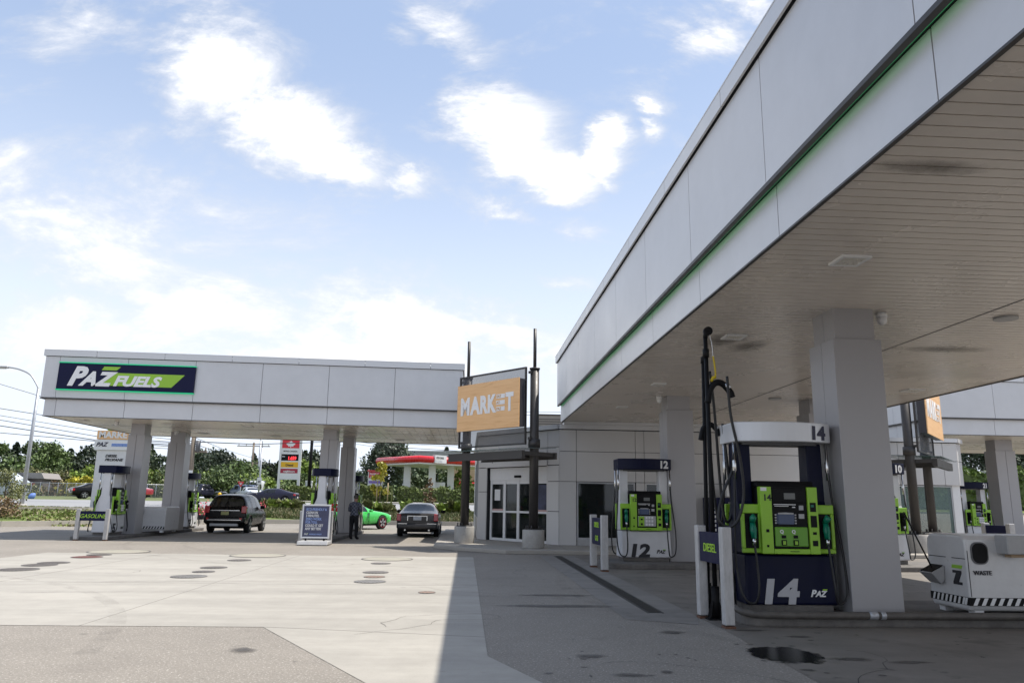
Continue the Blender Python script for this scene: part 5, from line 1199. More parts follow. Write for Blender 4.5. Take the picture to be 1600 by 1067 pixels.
# hedges and shrub masses
def hedge(lb,pts,w,h,pl,n,ls=.12,zb=None,round_=.3,name='hedge',cat='hedge',grp='hedges across the road'):
    root=thing(name,lb,cat,(pts[0][0],pts[0][1],0),0,grp); rr=random.Random(len(lb)); o0=Vector((pts[0][0],pts[0][1],0))
    mb=MB(); L_=[ (Vector(b)-Vector(a)).length for a,b in zip(pts,pts[1:])]; T=sum(L_)
    for i in range(n):
        s=rr.random()*T; k=0
        while s>L_[k] and k<len(L_)-1: s-=L_[k]; k+=1
        a=Vector(pts[k]);b=Vector(pts[k+1]); d=(b-a).normalized(); nn=Vector((d.y,-d.x)); u=rr.uniform(-1,1); c=a+d*s
        hh=h*(1+.10*math.sin(s*1.7+k)+.06*math.sin(s*4.1)); 
        if rr.random()<.45: z=hh*(1-rr.random()**2*.25)*(1-.12*u*u)
        else: z=hh*rr.random(); u=(-1 if u<.3 else 1)*(1-.12*rr.random())
        c=c-nn*(-u)*w/2*(1-.25*(z/hh)**3); zz=(H(c.x,c.y) if zb is None else zb)+z
        t=rr.random(); mb.mi=1 if (t<.35) else (2 if t>.72 else 0); leaf(mb,Vector((c.x,c.y,zz))-o0,ls,rr)
    mb.build('foliage',PAL[pl],root)
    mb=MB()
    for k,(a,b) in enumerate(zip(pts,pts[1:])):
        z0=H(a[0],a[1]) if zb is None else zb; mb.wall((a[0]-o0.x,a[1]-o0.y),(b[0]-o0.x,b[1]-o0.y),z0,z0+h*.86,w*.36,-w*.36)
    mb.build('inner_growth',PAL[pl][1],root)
    return root
def X_(px_,Y): return P(px_,780,Y).x
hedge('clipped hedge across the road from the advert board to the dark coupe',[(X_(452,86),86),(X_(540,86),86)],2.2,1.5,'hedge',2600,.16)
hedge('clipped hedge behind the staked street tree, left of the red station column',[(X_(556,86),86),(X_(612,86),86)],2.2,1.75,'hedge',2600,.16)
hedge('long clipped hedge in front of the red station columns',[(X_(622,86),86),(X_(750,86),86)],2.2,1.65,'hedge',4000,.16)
for a,b,w,c,l in ((450,757,5,'mid','large round shrub beneath the tall price sign'),(436,762,4,'mid','round shrub left of the price sign legs'),(480,762,4,'mid','round shrub right of the price sign legs'),(565,762,5,'mid','round shrub behind the clipped hedge left end'),(618,760,3.6,'mid','dark round shrub filling the gap between the two clipped hedges'),(650,764,4,'straw','pale flowering shrub before the second white station column'),(700,763,6,'mid','wide shrub behind the long hedge at right'),(672,766,4,'olive','olive shrub in front of the station bollards')):
    tree(l,a,b,90,w,'broad',c,130+a,900,ls=.36,base=.03,name='shrub',cat='shrub',group='round shrubs across the road')
# planting bed on the near verge: tall grasses (uncountable) and individual shrubs
def grassbed(x0,x1,y0,y1,n,hh,pls):
    mb=MB(); rr=random.Random(3)
    for i in range(n):
        x=rr.uniform(x0,x1); y=rr.uniform(y0,y1); z=H(x,y); h=hh*rr.uniform(.5,1.1); a=rr.uniform(0,6.28); l=rr.uniform(.05,.28)
        b=Vector((x,y,z-.02)); t=b+Vector((math.cos(a)*l,math.sin(a)*l,h)); wv=Vector((math.sin(a),-math.cos(a),0))*rr.uniform(.02,.05); mb.mi=rr.randrange(3)
        m_=b.lerp(t,.5)+Vector((0,0,.06)); mb._f([mb.bm.verts.new(q) for q in (b-wv,b+wv,m_+wv*.8,t,m_-wv*.8)])
    o=mb.build('ornamental_grass',pls); o['kind']='stuff'; o['label']='tufts of tall straw and green ornamental grass in the planting bed'; o['category']='grass'; return o
grassbed(-15,2,50.4,54.3,12000,.36,[PAL['straw'][0],PAL['olive'][0],PAL['mid'][0]])
g2=grassbed(-45,-18,40,47,9000,.12,[PAL['olive'][2],PAL['bright'][0],PAL['straw'][0]]); g2['label']='rough grass on the left verge below the street lamp'
k=0
LBL=['at the black wagon bonnet','just right of the wagon','midway between the wagon and the advert board','left of the advert board frame','touching the advert board corner','right of the standing man','above the green coupe bonnet','left of the dark grey saloon','behind the saloon left mirror','behind the saloon roof, left','behind the saloon roof, right','right of the saloon','left of the market post foot','right beside the market post foot']
for a,l in zip((415,428,440,452,463,520,575,592,606,640,668,693,706,718),LBL):
    tree('low bright leafed shrub in the planting bed '+l,a,789+(k%3)*2,54.0,1.1,'broad','bright' if k%2 else 'olive',200+k,350,ls=.5,base=.02,name='bed_shrub',cat='shrub',group='shrubs in the planting bed'); k+=1
tree('spindly reddish young tree in the planting bed behind the dark grey saloon',672,747,53,1.0,'broad','rusty',301,260,ls=.07,dens=.42,base=.2,name='young_tree',group='young trees by the road')
# foreground left shrubs
tree('tall loose reddish green shrub at the left edge below the street lamp',14,733,42.5,2.6,'broad','olive',310,1400,ls=.06,dens=.45,base=.03,name='shrub',cat='shrub',group='shrubs at the left edge')
tree('low spreading rusty shrub at the very left edge by the kerb',4,778,40.5,2.4,'broad','rusty',311,900,ls=.06,dens=.6,base=.02,name='shrub',cat='shrub',group='shrubs at the left edge')
# flower planter behind wagon
pl_=thing('flower_planter','dark planter of pink flowers beside the utility pole','planter',(P(309,812,47).x,47.0,0))
mb=MB(); mb.tube([(0,0,0),(0,0,.55)],[.35,.5],16); mb.build('pot',black,pl_)
mb=MB(); rr=random.Random(5)
for i in range(700):
    d=Vector((rr.gauss(0,.5),rr.gauss(0,.4),abs(rr.gauss(0,.32))+.55)); mb.mi=2 if rr.random()<.5 else rr.randrange(2); leaf(mb,d,.06,rr)
mb.build('flowers',PAL['pink'],pl_)
for i,(a,b) in enumerate(((402,789),(407,786))):
    p=P(a,b,52); o=thing('flower_clump','pink flower clump %s the black wagon bonnet'%('close beside' if i==0 else 'just right of'),'flowers',(p.x,52,H(p.x,52)),0,'pink flower clumps'); mb=MB()
    for _ in range(120): mb.mi=2 if rr.random()<.4 else rr.randrange(2); leaf(mb,Vector((rr.gauss(0,.2),rr.gauss(0,.15),abs(rr.gauss(0,.25))+.3)),.05,rr)
    mb.build('petals',PAL['pink'],o)
# cedar hedge and dark trees at the right
hedge('tall bright green cedar hedge beyond the far right pump',[(26,52),(60,52)],1.6,2.7,'cedar',9000,.17,grp=None)
fw=MB(); fw.box(26,60,55.5,55.6,1.2,4.35); o=fw.build('boundary_wall',mat('wall_cream',(.5,.48,.44),.8)); tag(o,'pale boundary wall just showing above the cedar hedge','wall')
for i,(a,b,l) in enumerate(((1512,700,'nearest the store wing'),(1530,706,'just left of the white pole'),(1580,700,'right of the far canopy column'),(1604,697,'at the extreme right edge of the picture'),(1556,702,'directly behind the far canopy column'),(1630,700,'just outside the right end of the hedge'))):
    tree('dark tree behind the cedar hedge, '+l,a,b-26,72,9,'broad','deep',330+i,1500,ls=.34,base=.05,group='dark trees behind the cedar hedge')
wp=MB().cyl((0,0,0),(0,0,7),.09,.07,12).build('flag_pole',white); wp.location=(P(1553,780,38).x,38,0); tag(wp,'thin white pole left of the far right canopy column','pole')
# ---------------------------------------------------------------- street furniture & far things
woodpole=mat('pole_wood',(.22,.18,.14),.9,0,.15,6)
def wire(lb,pts,r_=.028,sag=.0,m=black):
    o=MB().tube([Vector(p) for p in pts] if len(pts)>2 else curve(pts[0],pts[1],sag,16),r_,5).build('overhead_wire',m); return tag(o,lb,'wire','overhead wires along the road')
sl=thing('street_lamp','tall leaning-necked grey street lamp at the far left','street lamp',(P(34,786,48).x,48,H(P(34,786,48).x,48)))
b0=sl.location.copy(); top=P(57,607,48)-b0
mb=MB(); mb.tube([(0,0,.1),(top.x*.0,0,top.z*.6),(0,0,top.z)],[.13,.10,.075],16)
arm=bez([(0,0,top.z)]+[P(x,y,48)-b0-Vector((top.x-0,0,0))*0 for x,y in ((56,598),(47,585),(30,577),(12,573.5))],20)
mb.tube(arm,.05,10); mb.build('pole',galv,sl)
mb=MB(); mb.cyl((0,0,-.1),(0,0,.14),.28,.28,16); mb.build('footing',concrete,sl)
e=arm[-1]; mb=MB(); mb.box(e.x-.75,e.x+.05,-.14,.14,e.z-.08,e.z+.06); lh=mb.build('lamp_head',lgrey,sl,bevel=.05,seg=3)
mb=MB(); mb.box(e.x-.65,e.x-.1,-.1,.1,e.z-.11,e.z-.08); mb.build('lamp_glass',lens,lh,bevel=.02)
def upole(lb,px_,ybase,ytop,Y,r_,arms=(),m=woodpole,zb=None):
    p=P(px_,ytop,Y); zb=H(p.x,Y) if zb is None else zb; r=thing('utility_pole',lb,'utility pole',(p.x,Y,zb),0,'utility poles along the road')
    mb=MB(); mb.cyl((0,0,-.2),(0,0,p.z-zb),r_*1.2,r_,12); mb.build('pole',m,r)
    for (z,L_) in arms:
        mb=MB(); mb.box(-L_,L_,-.06,.06,p.z-zb-z-.07,p.z-zb-z+.07)
        for k in (-.9,-.45,.45,.9): mb.cyl((L_*k,0,p.z-zb-z+.07),(L_*k,0,p.z-zb-z+.32),.05,.04,8)
        mb.build('cross_arm',woodpole,r)
    return r
up=upole('thick wooden utility pole with notices, behind the left canopy and pump 7',306,806,655,56,.15,((1.0,1.3),(2.3,1.0)))
mb=MB(); mb.box(-.2,.2,-.19,-.165,1.9,2.5); mb.build('notice_white',white,up); mb=MB(); mb.box(-.2,.2,-.19,-.165,1.4,1.88); mb.build('notice_yellow',yellow,up); mb=MB(); mb.box(-.22,.22,-.19,-.165,.6,1.38); mb.build('notice_poster',white,up)
mb=MB(); mb.cyl((.35,0,3.8),(.35,0,4.6),.16,.16,12); mb.build('transformer',grey,up)
upole('distant utility pole with two cross arms left of the speed limit sign',397,765,691,125,.16,((.6,2.6),(3.4,1.6)))
upole('slim black utility pole just left of pump 3',491,775,640,88,.16,((.6,1.0),),m=black)
upole('far pole standing beyond the treeline at left of the price sign',408,770,684,110,.11,(),m=galv)
A=P(306,683,56)
for i,(y0,y1,l) in enumerate(((559,672,'highest'),(638,700,'second highest'),(649,704,'third'),(656,703,'fourth'),(665,706,'fifth, thickest'),(676,706,'lowest'))):
    a=P(0,y0 if i else 600,60); b=P(160,(y0+y1)/2 if 0 else {0:648,1:663,2:675,3:683,4:689,5:690}[i],58); d=(a-b); 
    wire('%s of the overhead wires crossing the sky left of the canopy'%l,[a+d*1.2,a,b,P(306,{0:678,1:683,2:690,3:693,4:697,5:700}[i],56)],.018+.012*(i==4)+.005*(i%2))
for i,(pts,l) in enumerate(((((306,690,56),(400,694,70),(491,691,88),(560,690,92),(640,700,96),(760,707,100)),'thick overhead cable running from the wooden pole past the tall price sign'),
   (((306,684,56),(350,702,75),(397,716,125)),'sagging wire from the wooden pole to the distant pole, upper'),(((306,694,56),(350,710,75),(397,725,125)),'sagging wire from the wooden pole to the distant pole, lower'),
   (((491,684,88),(560,688,92),(640,694,96),(760,700,100)),'upper thin wire over the red station roof'),(((491,697,88),(560,694,92),(610,702,96),(760,714,100)),'lower thin wire over the red station roof'),(((306,700,56),(270,701,60),(225,699,62),(160,698,62)),'wire between the first two left canopy columns'),(((306,688,56),(270,692,60),(225,690,62)),'upper wire between the first two left canopy columns'))):
    wire(l,[P(*q) for q in pts],.035 if i==0 else .02)
for i,(y0,y1) in enumerate(((646,648),(641,643))):
    wire('thin wire %s crossing the gap between the right market post and the large canopy'%('lower' if i==0 else 'upper'),[P(600,y0+2,60),P(790,y1,60),P(900,y1+1,60)],.015)
# own price pylon
pz=P(137,781,50); pyl=thing('price_pylon','tall grey price pylon with MARKET, DIESEL and PROPANE panels behind the first column','sign pylon',(P(139,800,47).x,47,H(P(139,800,47).x,47)))
b0=pyl.location; s_=47/FPX
def pzz(y): return P(160,y,47).z-b0.z
mb=MB(); mb.box(.10,2.15,-.2,.2,-.1,pzz(703.2)); mb.build('pylon_shaft',pumpwhite,pyl)
mb=MB(); mb.box(-.05,2.55,-.3,.3,pzz(703),pzz(687)); mb.build('wash_panel',white,pyl)
mb=MB(); mb.box(.05,2.5,-.31,.31,pzz(686.5),pzz(673)); mb.build('market_panel',woodm,pyl)
mb=MB(); mb.box(.6,2.4,-.28,.28,pzz(672.5),pzz(655)); mb.build('green_panel',green,pyl)
text('MARKET',.50,white,pyl,(.16,-.325,pzz(684)),bold=.04,sx=1.02); 
mb=MB(); mb.box(.95,2.5,-.305,-.300,pzz(697.5),pzz(693)); mb.build('blue_band',mat('blue_band',(.12,.25,.6),.5),pyl)
text('PAZ',.34,navytext,pyl,(.05,-.315,pzz(697.5)),bold=.03,shear=.35); text('EXPRESS WASH',.16,mat('pale_blue_lettering',(.28,.38,.68),.5),pyl,(1.0,-.315,pzz(697)),bold=.03,sx=.95)
text('DIESEL',.21,blacktext,pyl,(.62,-.215,pzz(714)),bold=.04,shear=.3,sx=1.1); text('PROPANE',.21,blacktext,pyl,(.62,-.215,pzz(720)),bold=.04,shear=.3,sx=1.1)
# rival price sign
rp=thing('price_sign','tall white price sign with red maple leaf top beyond the road','sign',(P(434,770,88).x,88,H(0,88)))
b0=rp.location; zz=lambda y:P(450,y,88).z-b0.z
Wd=2.18*1.0
for x in (0,Wd): mb=MB(); mb.box(x-.12,x+.12,-.2,.2,0,zz(686)); mb.build('leg',white,rp)
mb=MB(); mb.box(.12,Wd-.12,-.15,.15,zz(749),zz(686.5)); mb.build('panel',white,rp)
mb=MB(); mb.box(.14,Wd-.14,-.17,-.151,zz(700),zz(687)); 
rb=mb.build('red_panel',redsign,rp)
leafp=[(0,-1),(.1,-.35),(.62,-.45),(.5,-.2),(1,.15),(.85,.25),(.95,.6),(.62,.52),(.5,.7),(.25,.4),(.33,.95),(.15,.85),(0,1.2),(-.15,.85),(-.33,.95),(-.25,.4),(-.5,.7),(-.62,.52),(-.95,.6),(-.85,.25),(-1,.15),(-.5,-.2),(-.62,-.45),(-.1,-.35)]
mb=MB(); c_=(Wd/2,zz(695)); mb.prism([(c_[0]+x*.52,c_[1]+y*.42) for x,y in leafp],-.185,-.172,'y'); mb.build('leaf_emblem',white,rb)
text('PETRO-CANADA',.24,blacktext,rp,(Wd/2,-.16,zz(706)),bold=.03,align='CENTER',sx=.85)
mb=MB(); mb.box(.14,Wd-.14,-.17,-.151,zz(719.5),zz(709.5)); q=mb.build('price_display',black,rp); text('REG',.18,white,q,(.2,-.18,zz(714)),bold=.03); text('1.659',.5,led_red,q,(.85,-.18,zz(718)),bold=.03,sx=.85)
mb=MB(); mb.box(.14,Wd-.14,-.17,-.151,zz(730),zz(721.5)); q=mb.build('yellow_panel',yellow,rp); text('Diesel',.34,blacktext,q,(Wd/2,-.18,zz(728)),bold=.03,align='CENTER')
mb=MB(); mb.box(.14,Wd-.14,-.17,-.151,zz(739),zz(732)); q=mb.build('maroon_panel',mat('maroon_sign',(.36,.02,.05),.5),rp); text('neighbours',.30,white,q,(Wd/2,-.18,zz(737.5)),bold=.03,align='CENTER',sx=.95)
# restaurant board
rs_=thing('roadside_board','small red, white and purple roadside sign board left of the red station','sign',(P(575,760,98).x,98,H(0,98)))
b0=rs_.location; zz=lambda y:P(585,y,98).z-b0.z
for x in (0,1.75): mb=MB(); mb.box(x-.05,x+.05,-.06,.06,0,zz(733)); mb.build('post',white,rs_)
mb=MB(); mb.box(-.15,1.95,-.1,.1,zz(736.5),zz(734.5)); mb.build('cap',red,rs_)
mb=MB(); mb.box(.05,1.7,-.1,.1,zz(746.5),zz(737.5)); q=mb.build('red_panel',redsign,rs_); text('Tim',.36,white,q,(.2,-.105,zz(742)),bold=.03,shear=.2) if False else text('FAMILY',.34,white,q,(.15,-.105,zz(742)),bold=.03,sx=1.0); text('OPEN DAILY',.2,white,q,(.15,-.105,zz(745.8)),bold=.03)
mb=MB(); mb.box(.05,1.7,-.1,.1,zz(763),zz(747)); q=mb.build('letter_panel',white,rs_)
mb=MB(); mb.box(.05,1.7,-.11,-.101,zz(755),zz(751)); mb.build('purple_panel',mat('purple_sign',(.22,.14,.45),.5),rs_)
# red roofed station
ro=(P(590,720,100).x,100)
st_=thing('rival_canopy','red edged white fuel canopy of the station across the road','canopy',(ro[0],96,H(0,96)))
b0=st_.location; zz=lambda y,Y:P(650,y,Y).z-b0.z
# corner nearest at px 690
def W3(px_,y,Y): v=P(px_,y,Y)-b0; return v
c0=W3(591,726,99); c1=W3(655,726,92); c2=W3(790,726,101); zt=zz(711,92); zb=zz(722,92)
def redroll(mb,a,b,z0,z1,r_):
    a=Vector((a[0],a[1],(z0+z1)/2)); b=Vector((b[0],b[1],(z0+z1)/2)); return mb.tube([a,b],r_,16)
h_=(zt-zb)
mb=MB(); mb.tube([(c0.x,c0.y,zb+h_/2),(c1.x,c1.y,zb+h_/2),(c2.x,c2.y,zb+h_/2)],h_/2,16); mb.build('red_fascia',red,st_)
mb=MB(); mb.prism([(c0.x,c0.y),(c1.x,c1.y),(c2.x,c2.y),(c2.x-(c1.x-c0.x),c2.y+(c0.y-c1.y))],zb-.15,zb+.25); mb.build('canopy_deck',white,st_)
for a,Y in ((636,97),(675,96),(704,99)):
    v=P(a,750,Y)-b0; mb=MB(); mb.box(v.x-.42,v.x+.42,v.y-.35,v.y+.35,0,zb-.15); mb.build('column',white,st_)
v=P(717,706,96)-b0; dd=(c2-c1).normalized()
mb=MB(); p0=c1+dd*2.0; p1=c1+dd*3.75; n_=Vector((dd.y,-dd.x,0)); z_=zb+h_/2
mb.wall((p0.x,p0.y),(p1.x,p1.y),zb+.02,zt+.12,h_/2+.06,0); q=mb.build('name_panel',white,st_)
text('PETRO-CANADA',.36,blacktext,q,tuple(p0+n_*(h_/2+.07)+Vector((.15,0,zb+.5-p0.z))),rot=(R(90),0,math.atan2(dd.y,dd.x)),bold=.03,sx=.42)
v=P(675,745,97)-b0; text('SUPER',.45,blacktext,st_,(v.x+.12,v.y-.36,3.0),rot=(R(90),R(-90),0),bold=.03)
sb=thing('station_shop','grey pitched roof shop behind the red edged canopy','building',(P(670,740,128).x,128,1.3))
b0=sb.location
zz=lambda y:P(670,y,128).z-b0.z; xx=lambda p_:P(p_,720,128).x-b0.x
mb=MB(); mb.prism([(xx(608),zz(717)),(xx(632),zz(704.5)),(xx(720),zz(703.5)),(xx(790),zz(717))],0,12,'y'); mb.build('roof',mat('shingle_grey',(.36,.36,.35),.8,0,.15,2),sb)
mb=MB(); mb.box(xx(700),xx(790),.5,11,0,zz(717)); mb.build('wall',mat('shop_tan',(.5,.36,.22),.8,0,.1,1),sb)
mb=MB()
for k in range(5): mb.box(xx(706)+k*2.4,xx(706)+k*2.4+1.5,.42,.5,1,2.6)
mb.build('window',winglass,sb)
mb=MB(); mb.hexa([(xx(701),-.6,3.0),(xx(790),-.6,3.0),(xx(790),.49,3.0),(xx(701),.49,3.0),(xx(701),-.2,3.7),(xx(790),-.2,3.7),(xx(790),.49,3.7),(xx(701),.49,3.7)]); mb.build('red_awning',red,sb)
for i,(a,l) in enumerate(((630,'left'),(634,'second'),(684,'third from left'),(687,'fourth'))):
    p=P(a,760,99); o=MB().cyl((0,0,0),(0,0,2.3),.14,.14,10).build('white_bollard',white); o.location=(p.x,99,H(p.x,99)); tag(o,'white post by the red station columns, %s of the row'%l,'post','white posts at the red station')
p=P(687,760,98.5); o=MB().box(-.7,.7,-.3,.3,0,2.6).build('station_pump',white,bevel=.05); o.location=(p.x,97.5,1.3); tag(o,'pale boxy pump under the red edged canopy','fuel pump')
# yield sign, speed sign, lamp, hydrant
ys=thing('yield_sign','red and white triangular yield sign above the black wagon','road sign',(P(375,770,74).x,74,H(P(375,770,74).x,74)))
b0=ys.location; zz=lambda y:P(375,y,74).z-b0.z
mb=MB(); mb.cyl((0,.05,0),(0,.05,zz(752)),.035,.035,8); mb.build('post',galv,ys)
def tri(r_,y0,y1): c=zz(755); return MB().prism([(-r_*.87,c+r_*.5),(0,c-r_),(r_*.87,c+r_*.5)],y0,y1,'y')
tri(.36,-.02,.0).build('plate',redsign,ys); tri(.16,-.03,-.022).build('white_centre',white,ys)
text('YIELD',.07,redsign,ys,(0,-.035,zz(755)+.02),align='CENTER',bold=.02)
ss=thing('lamp_post','slender grey lamp post carrying a small white speed plate, left of the tall price sign','street lamp',(P(404,770,76).x,76,H(P(404,770,76).x,76)))
b0=ss.location; q=[P(x,y,76)-b0 for x,y in ((407,700),(407.5,690),(405,686),(401,684))]; mb=MB(); mb.tube([(0,0,-.1),(.0,0,q[0].z)],[.1,.07],10); mb.tube([(0,0,q[0].z)]+[(k.x-q[0].x,0,k.z) for k in q[1:]],.045,8); mb.build('pole',galv,ss)
zc=(P(404,751,76)-b0).z; mb=MB(); mb.box(-.22,.22,-.13,-.11,zc-.32,zc+.32); mb.build('speed_plate',white,ss); text('60',.24,blacktext,ss,(0,-.135,zc-.15),align='CENTER',bold=.03)
for i,a in enumerate((481,484)):
    p=P(a,760,92); o=MB().box(-.25,.25,-.2,.2,0,2.1).box(-.3,.3,-.22,.22,2.1,2.3).build('utility_cabinet',white,bevel=.02); o.location=(p.x,92,H(p.x,92)); tag(o,'small white utility cabinet beside the slim black pole, %s one'%('left' if i==0 else 'right'),'cabinet')
hy=thing('fire_hydrant','yellow fire hydrant standing right of the utility pole','hydrant',(P(343,775,62).x,62,H(P(343,775,62).x,62)))
mb=MB(); mb.cyl((0,0,0),(0,0,.75),.13,.12,14); mb.tube([(0,0,.75),(0,0,.85),(0,0,.95)],[.15,.12,.03],14); mb.cyl((-.22,0,.55),(.22,0,.55),.06,.06,10); mb.build('barrel',yellow,hy)
p=P(57,769,66); o=MB().tube([(0,0,0),(0,0,.12),(.15,0,.3),(.3,0,.42)],[.2,.25,.22,.05],10).build('litter_bag',mat('litter_blue',(.15,.25,.6),.6)); o.location=(p.x,Yc(p.x)+32,H(p.x,Yc(p.x)+32)); tag(o,'small blue and white litter on the grassy bank by the road','litter')
# chain link fence left
fn=thing('chain_link_fence','grey chain link fence with top rail along the road bank at left','fence',(0,0,0))
xs=[X_(p_,88) for p_ in range(-10,262,14)]
for x in xs: MB().cyl((x,88,1.2),(x,88,2.95),.04,.04,8).build('post',galv,fn)
mb=MB(); mb.cyl((xs[0],88,2.9),(xs[-1],88,2.9),.035,.035,8); mb.build('top_rail',galv,fn)
mb=MB(); mb.box(xs[0],xs[-1],88.02,88.03,1.3,2.9); mb.build('mesh',glassmat('fence_mesh',(.3,.3,.3),.18,.7),fn)
# house glimpsed at far left
hs_=thing('low_shed','dark low shed half hidden behind the street lamp foot','building',(P(22,770,110).x,110,1.2)); mb=MB(); mb.box(0,3.6,0,4,0,2.6); mb.build('wall',mat('shed_wall',(.12,.10,.10),.8),hs_)
mb=MB(); mb.prism([(-.3,2.61),(3.9,2.61),(3.4,3.4),(.2,3.4)],-.3,4.3,'y'); mb.build('roof',mat('shed_roof',(.25,.23,.22),.8),hs_); mb=MB(); mb.box(.3,2.6,-.05,0,1.5,2.1); mb.build('red_board',redsign,hs_)
gs=thing('greenhouse','pale blue framed greenhouse roof at the far left edge','building',(P(-6,765,105).x,105,1.2)); mb=MB(); mb.prism([(-3,0),(2.2,0),(2.2,2.0),(0,3.3),(-3,3.3)],0,4,'y'); mb.build('glazing',mat('greenhouse_pale',(.5,.56,.62),.4),gs)
# tree pit plates, small blue cap by kerb
kb=MB().box(0,4.2,0,.5,0,.30).build('timber_edging',mat('timber_orange',(.42,.26,.14),.8,0,.15,5)); p=P(17,795,45.5); kb.location=(p.x,45.3,.12); tag(kb,'low orange timber edging on the left verge beyond the kerb','edging')
# ---------------------------------------------------------------- light and sky
EL, AZX, AZY = None, .494, .08
sd=Vector((AZX,AZY,1)).normalized()
sun=bpy.data.lights.new('sun','SUN'); so=bpy.data.objects.new('sun',sun); COL.objects.link(so)
so.rotation_euler=sd.to_track_quat('Z','Y').to_euler(); sun.energy=SUN_E; sun.angle=R(.5); sun.color=(1,.95,.87)
w=bpy.data.worlds.new('World'); S.world=w; w.use_nodes=True; nt=w.node_tree; Lk=nt.links
bg=nt.nodes['Background']; bg.inputs[1].default_value=SKY_S
sky=nt.nodes.new('ShaderNodeTexSky'); sky.sky_type='NISHITA'; sky.sun_disc=False; sky.sun_elevation=math.asin(sd.z); sky.sun_rotation=math.atan2(sd.x,sd.y)
sky.air_density=1.0; sky.dust_density=1.5; sky.ozone_density=1.2
tc=nt.nodes.new('ShaderNodeTexCoord'); sp=nt.nodes.new('ShaderNodeSeparateXYZ'); Lk.new(tc.outputs['Generated'],sp.inputs[0])
def math_(op,a,b=None,c=None):
    n=nt.nodes.new('ShaderNodeMath'); n.operation=op
    for i,v in enumerate((a,b,c)):
        if v is None: continue
        if isinstance(v,(int,float)): n.inputs[i].default_value=v
        else: Lk.new(v,n.inputs[i])
    return n.outputs[0]
def rng(s,a,b,lo,hi,smooth=True):
    n=nt.nodes.new('ShaderNodeMapRange'); n.interpolation_type='SMOOTHSTEP' if smooth else 'LINEAR'
    for k,v in zip(('From Min','From Max','To Min','To Max'),(a,b,lo,hi)): n.inputs[k].default_value=v
    Lk.new(s,n.inputs['Value']); return n.outputs[0]
yc=math_('MAXIMUM',sp.outputs[1],.12)
u=math_('DIVIDE',sp.outputs[0],yc); v=math_('DIVIDE',sp.outputs[2],yc)
cb=nt.nodes.new('ShaderNodeCombineXYZ'); Lk.new(u,cb.inputs[0]); Lk.new(v,cb.inputs[1])
# edges of the cloud shapes are frayed by noise
def noise(vec,sc,det,rg,dist=0,off=None):
    n=nt.nodes.new('ShaderNodeTexNoise'); n.inputs['Scale'].default_value=sc; n.inputs['Detail'].default_value=det; n.inputs['Roughness'].default_value=rg; n.inputs['Distortion'].default_value=dist
    if off:
        m=nt.nodes.new('ShaderNodeMapping'); m.inputs['Location'].default_value=off; m.inputs['Scale'].default_value=(1,1.9,1); m.inputs['Rotation'].default_value=(0,0,R(18)); Lk.new(vec,m.inputs[0]); vec=m.outputs[0]
    Lk.new(vec,n.inputs['Vector']); return n
n1=noise(cb.outputs[0],2.9,13,.66,.5,(3.1,7.7,0)); n2=noise(cb.outputs[0],1.1,4,.5,0,(9,2,0)); n3=noise(cb.outputs[0],9,8,.65,.2,(1,2,4))
wob=nt.nodes.new('ShaderNodeVectorMath'); wob.operation='MULTIPLY_ADD'; Lk.new(n3.outputs['Color'],wob.inputs[0]); wob.inputs[1].default_value=(.10,.10,0); 
sub=nt.nodes.new('ShaderNodeVectorMath'); sub.operation='SUBTRACT'; Lk.new(cb.outputs[0],sub.inputs[0]); sub.inputs[1].default_value=(.05,.05,0); Lk.new(sub.outputs[0],wob.inputs[2])
acc=None
def uv(x,y): d=ray(x,y); return d.x/d.y,d.z/d.y
BL=[(150,240,330,140,12,.42),(330,340,380,110,15,.45),(60,330,220,110,15,.75),(330,110,150,105,-25,1.0),(450,205,150,80,25,1.1),(520,258,140,55,15,1.15),(625,283,60,30,20,.9),(300,180,70,100,10,.5),(100,70,120,70,10,.42),(170,45,130,40,20,.35),(60,120,80,40,20,.4),
    (775,180,120,72,15,1.15),(810,225,110,60,30,1.15),(870,268,95,50,30,1.15),(940,262,50,40,-30,1.0),(955,215,40,32,0,.8),(700,50,90,35,25,.45),(740,85,60,30,10,.4),(620,60,50,25,15,.6),(1010,200,28,18,0,.55),(1020,165,30,16,0,.6),(905,350,80,32,10,.55),(800,330,70,22,10,.45),(1105,75,110,40,-30,.45),(1180,20,60,30,0,.4),
    (240,265,60,25,20,.45),(130,220,60,26,15,.4),(20,300,150,110,30,.7),(120,400,260,80,15,.62),(380,500,320,85,8,.72),(620,500,220,62,12,1.0),(780,515,160,45,10,.9),(60,520,260,80,0,.7),(900,440,70,16,10,.4),(400,350,200,28,25,.35),(860,560,120,40,0,.75),(500,560,500,55,3,.8),(200,330,120,30,30,.35)]
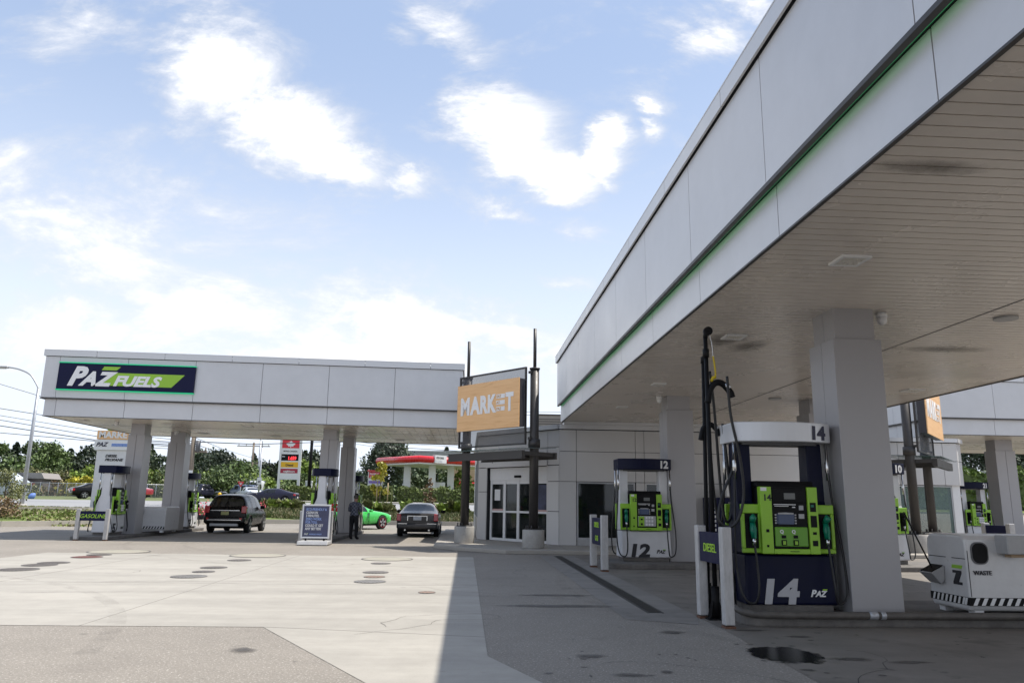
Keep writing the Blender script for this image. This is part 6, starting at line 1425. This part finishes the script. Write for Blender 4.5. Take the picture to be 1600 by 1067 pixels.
for (x,y,rx,ry,an,stg) in BL:
    c=uv(x,y); ex=uv(x+rx,y); ey=uv(x,y-ry)
    m=nt.nodes.new('ShaderNodeMapping'); m.vector_type='TEXTURE'; m.inputs['Location'].default_value=(c[0],c[1],0); m.inputs['Rotation'].default_value=(0,0,R(-an)); m.inputs['Scale'].default_value=(abs(ex[0]-c[0])*1.25,abs(ey[1]-c[1])*1.35,1)
    Lk.new(wob.outputs[0],m.inputs[0]); ln=nt.nodes.new('ShaderNodeVectorMath'); ln.operation='LENGTH'; Lk.new(m.outputs[0],ln.inputs[0])
    g=rng(ln.outputs['Value'],0,1.1,min(1.15,stg*.85+.22),0)
    acc=g if acc is None else math_('MAXIMUM',acc,g)
nz=math_('MULTIPLY',math_('SUBTRACT',n1.outputs[0],.5),2.7)
den=math_('ADD',acc,nz); den=math_('ADD',den,math_('MULTIPLY',math_('SUBTRACT',n2.outputs[0],.5),.3))
den=math_('ADD',den,math_('MULTIPLY',math_('SUBTRACT',n3.outputs[0],.5),1.1)); mask=rng(den,.02,1.15,0,1)
mask=math_('MULTIPLY',mask,rng(sp.outputs[1],-.1,.25,.0,1)); # other half of the sky: plain scattered cloud
n4=noise(tc.outputs['Generated'],3.0,8,.6,.3,(5,5,5)); back=math_('MULTIPLY',rng(n4.outputs[0],.45,.65,0,.85),rng(sp.outputs[1],-.1,.25,1,0)); mask=math_('ADD',mask,back)
haze=rng(sp.outputs[2],.02,.60,.92,.62); hz=rng(sp.outputs[2],.08,.58,0,1)
cloudc=(CLOUD,CLOUD*1.0,CLOUD*1.02,1)
def mixc(f,a,b):
    x=nt.nodes.new('ShaderNodeMix'); x.data_type='RGBA'; Lk.new(f,x.inputs[0])
    for k,vv in ((6,a),(7,b)):
        if isinstance(vv,tuple): x.inputs[k].default_value=vv
        else: Lk.new(vv,x.inputs[k])
    return x.outputs[2]
hc=mixc(hz,(CLOUD*.78,CLOUD*.85,CLOUD*.97,1),(CLOUD*.43,CLOUD*.55,CLOUD*.78,1)); c1_=mixc(haze,sky.outputs[0],hc); cs=rng(den,.2,1.3,.66,1.08); vm=nt.nodes.new('ShaderNodeVectorMath'); vm.operation='SCALE'; vm.inputs[0].default_value=cloudc[:3]; Lk.new(cs,vm.inputs['Scale']); c2_=mixc(mask,c1_,vm.outputs[0]); Lk.new(c2_,bg.inputs[0])
# ---------------------------------------------------------------- render settings
S.view_settings.view_transform='Standard'; S.view_settings.look='None'; S.view_settings.exposure=EXPO; S.view_settings.gamma=1
S.render.engine='CYCLES'; S.render.resolution_x=1024; S.render.resolution_y=682
S.cycles.max_bounces=8; S.cycles.transparent_max_bounces=12
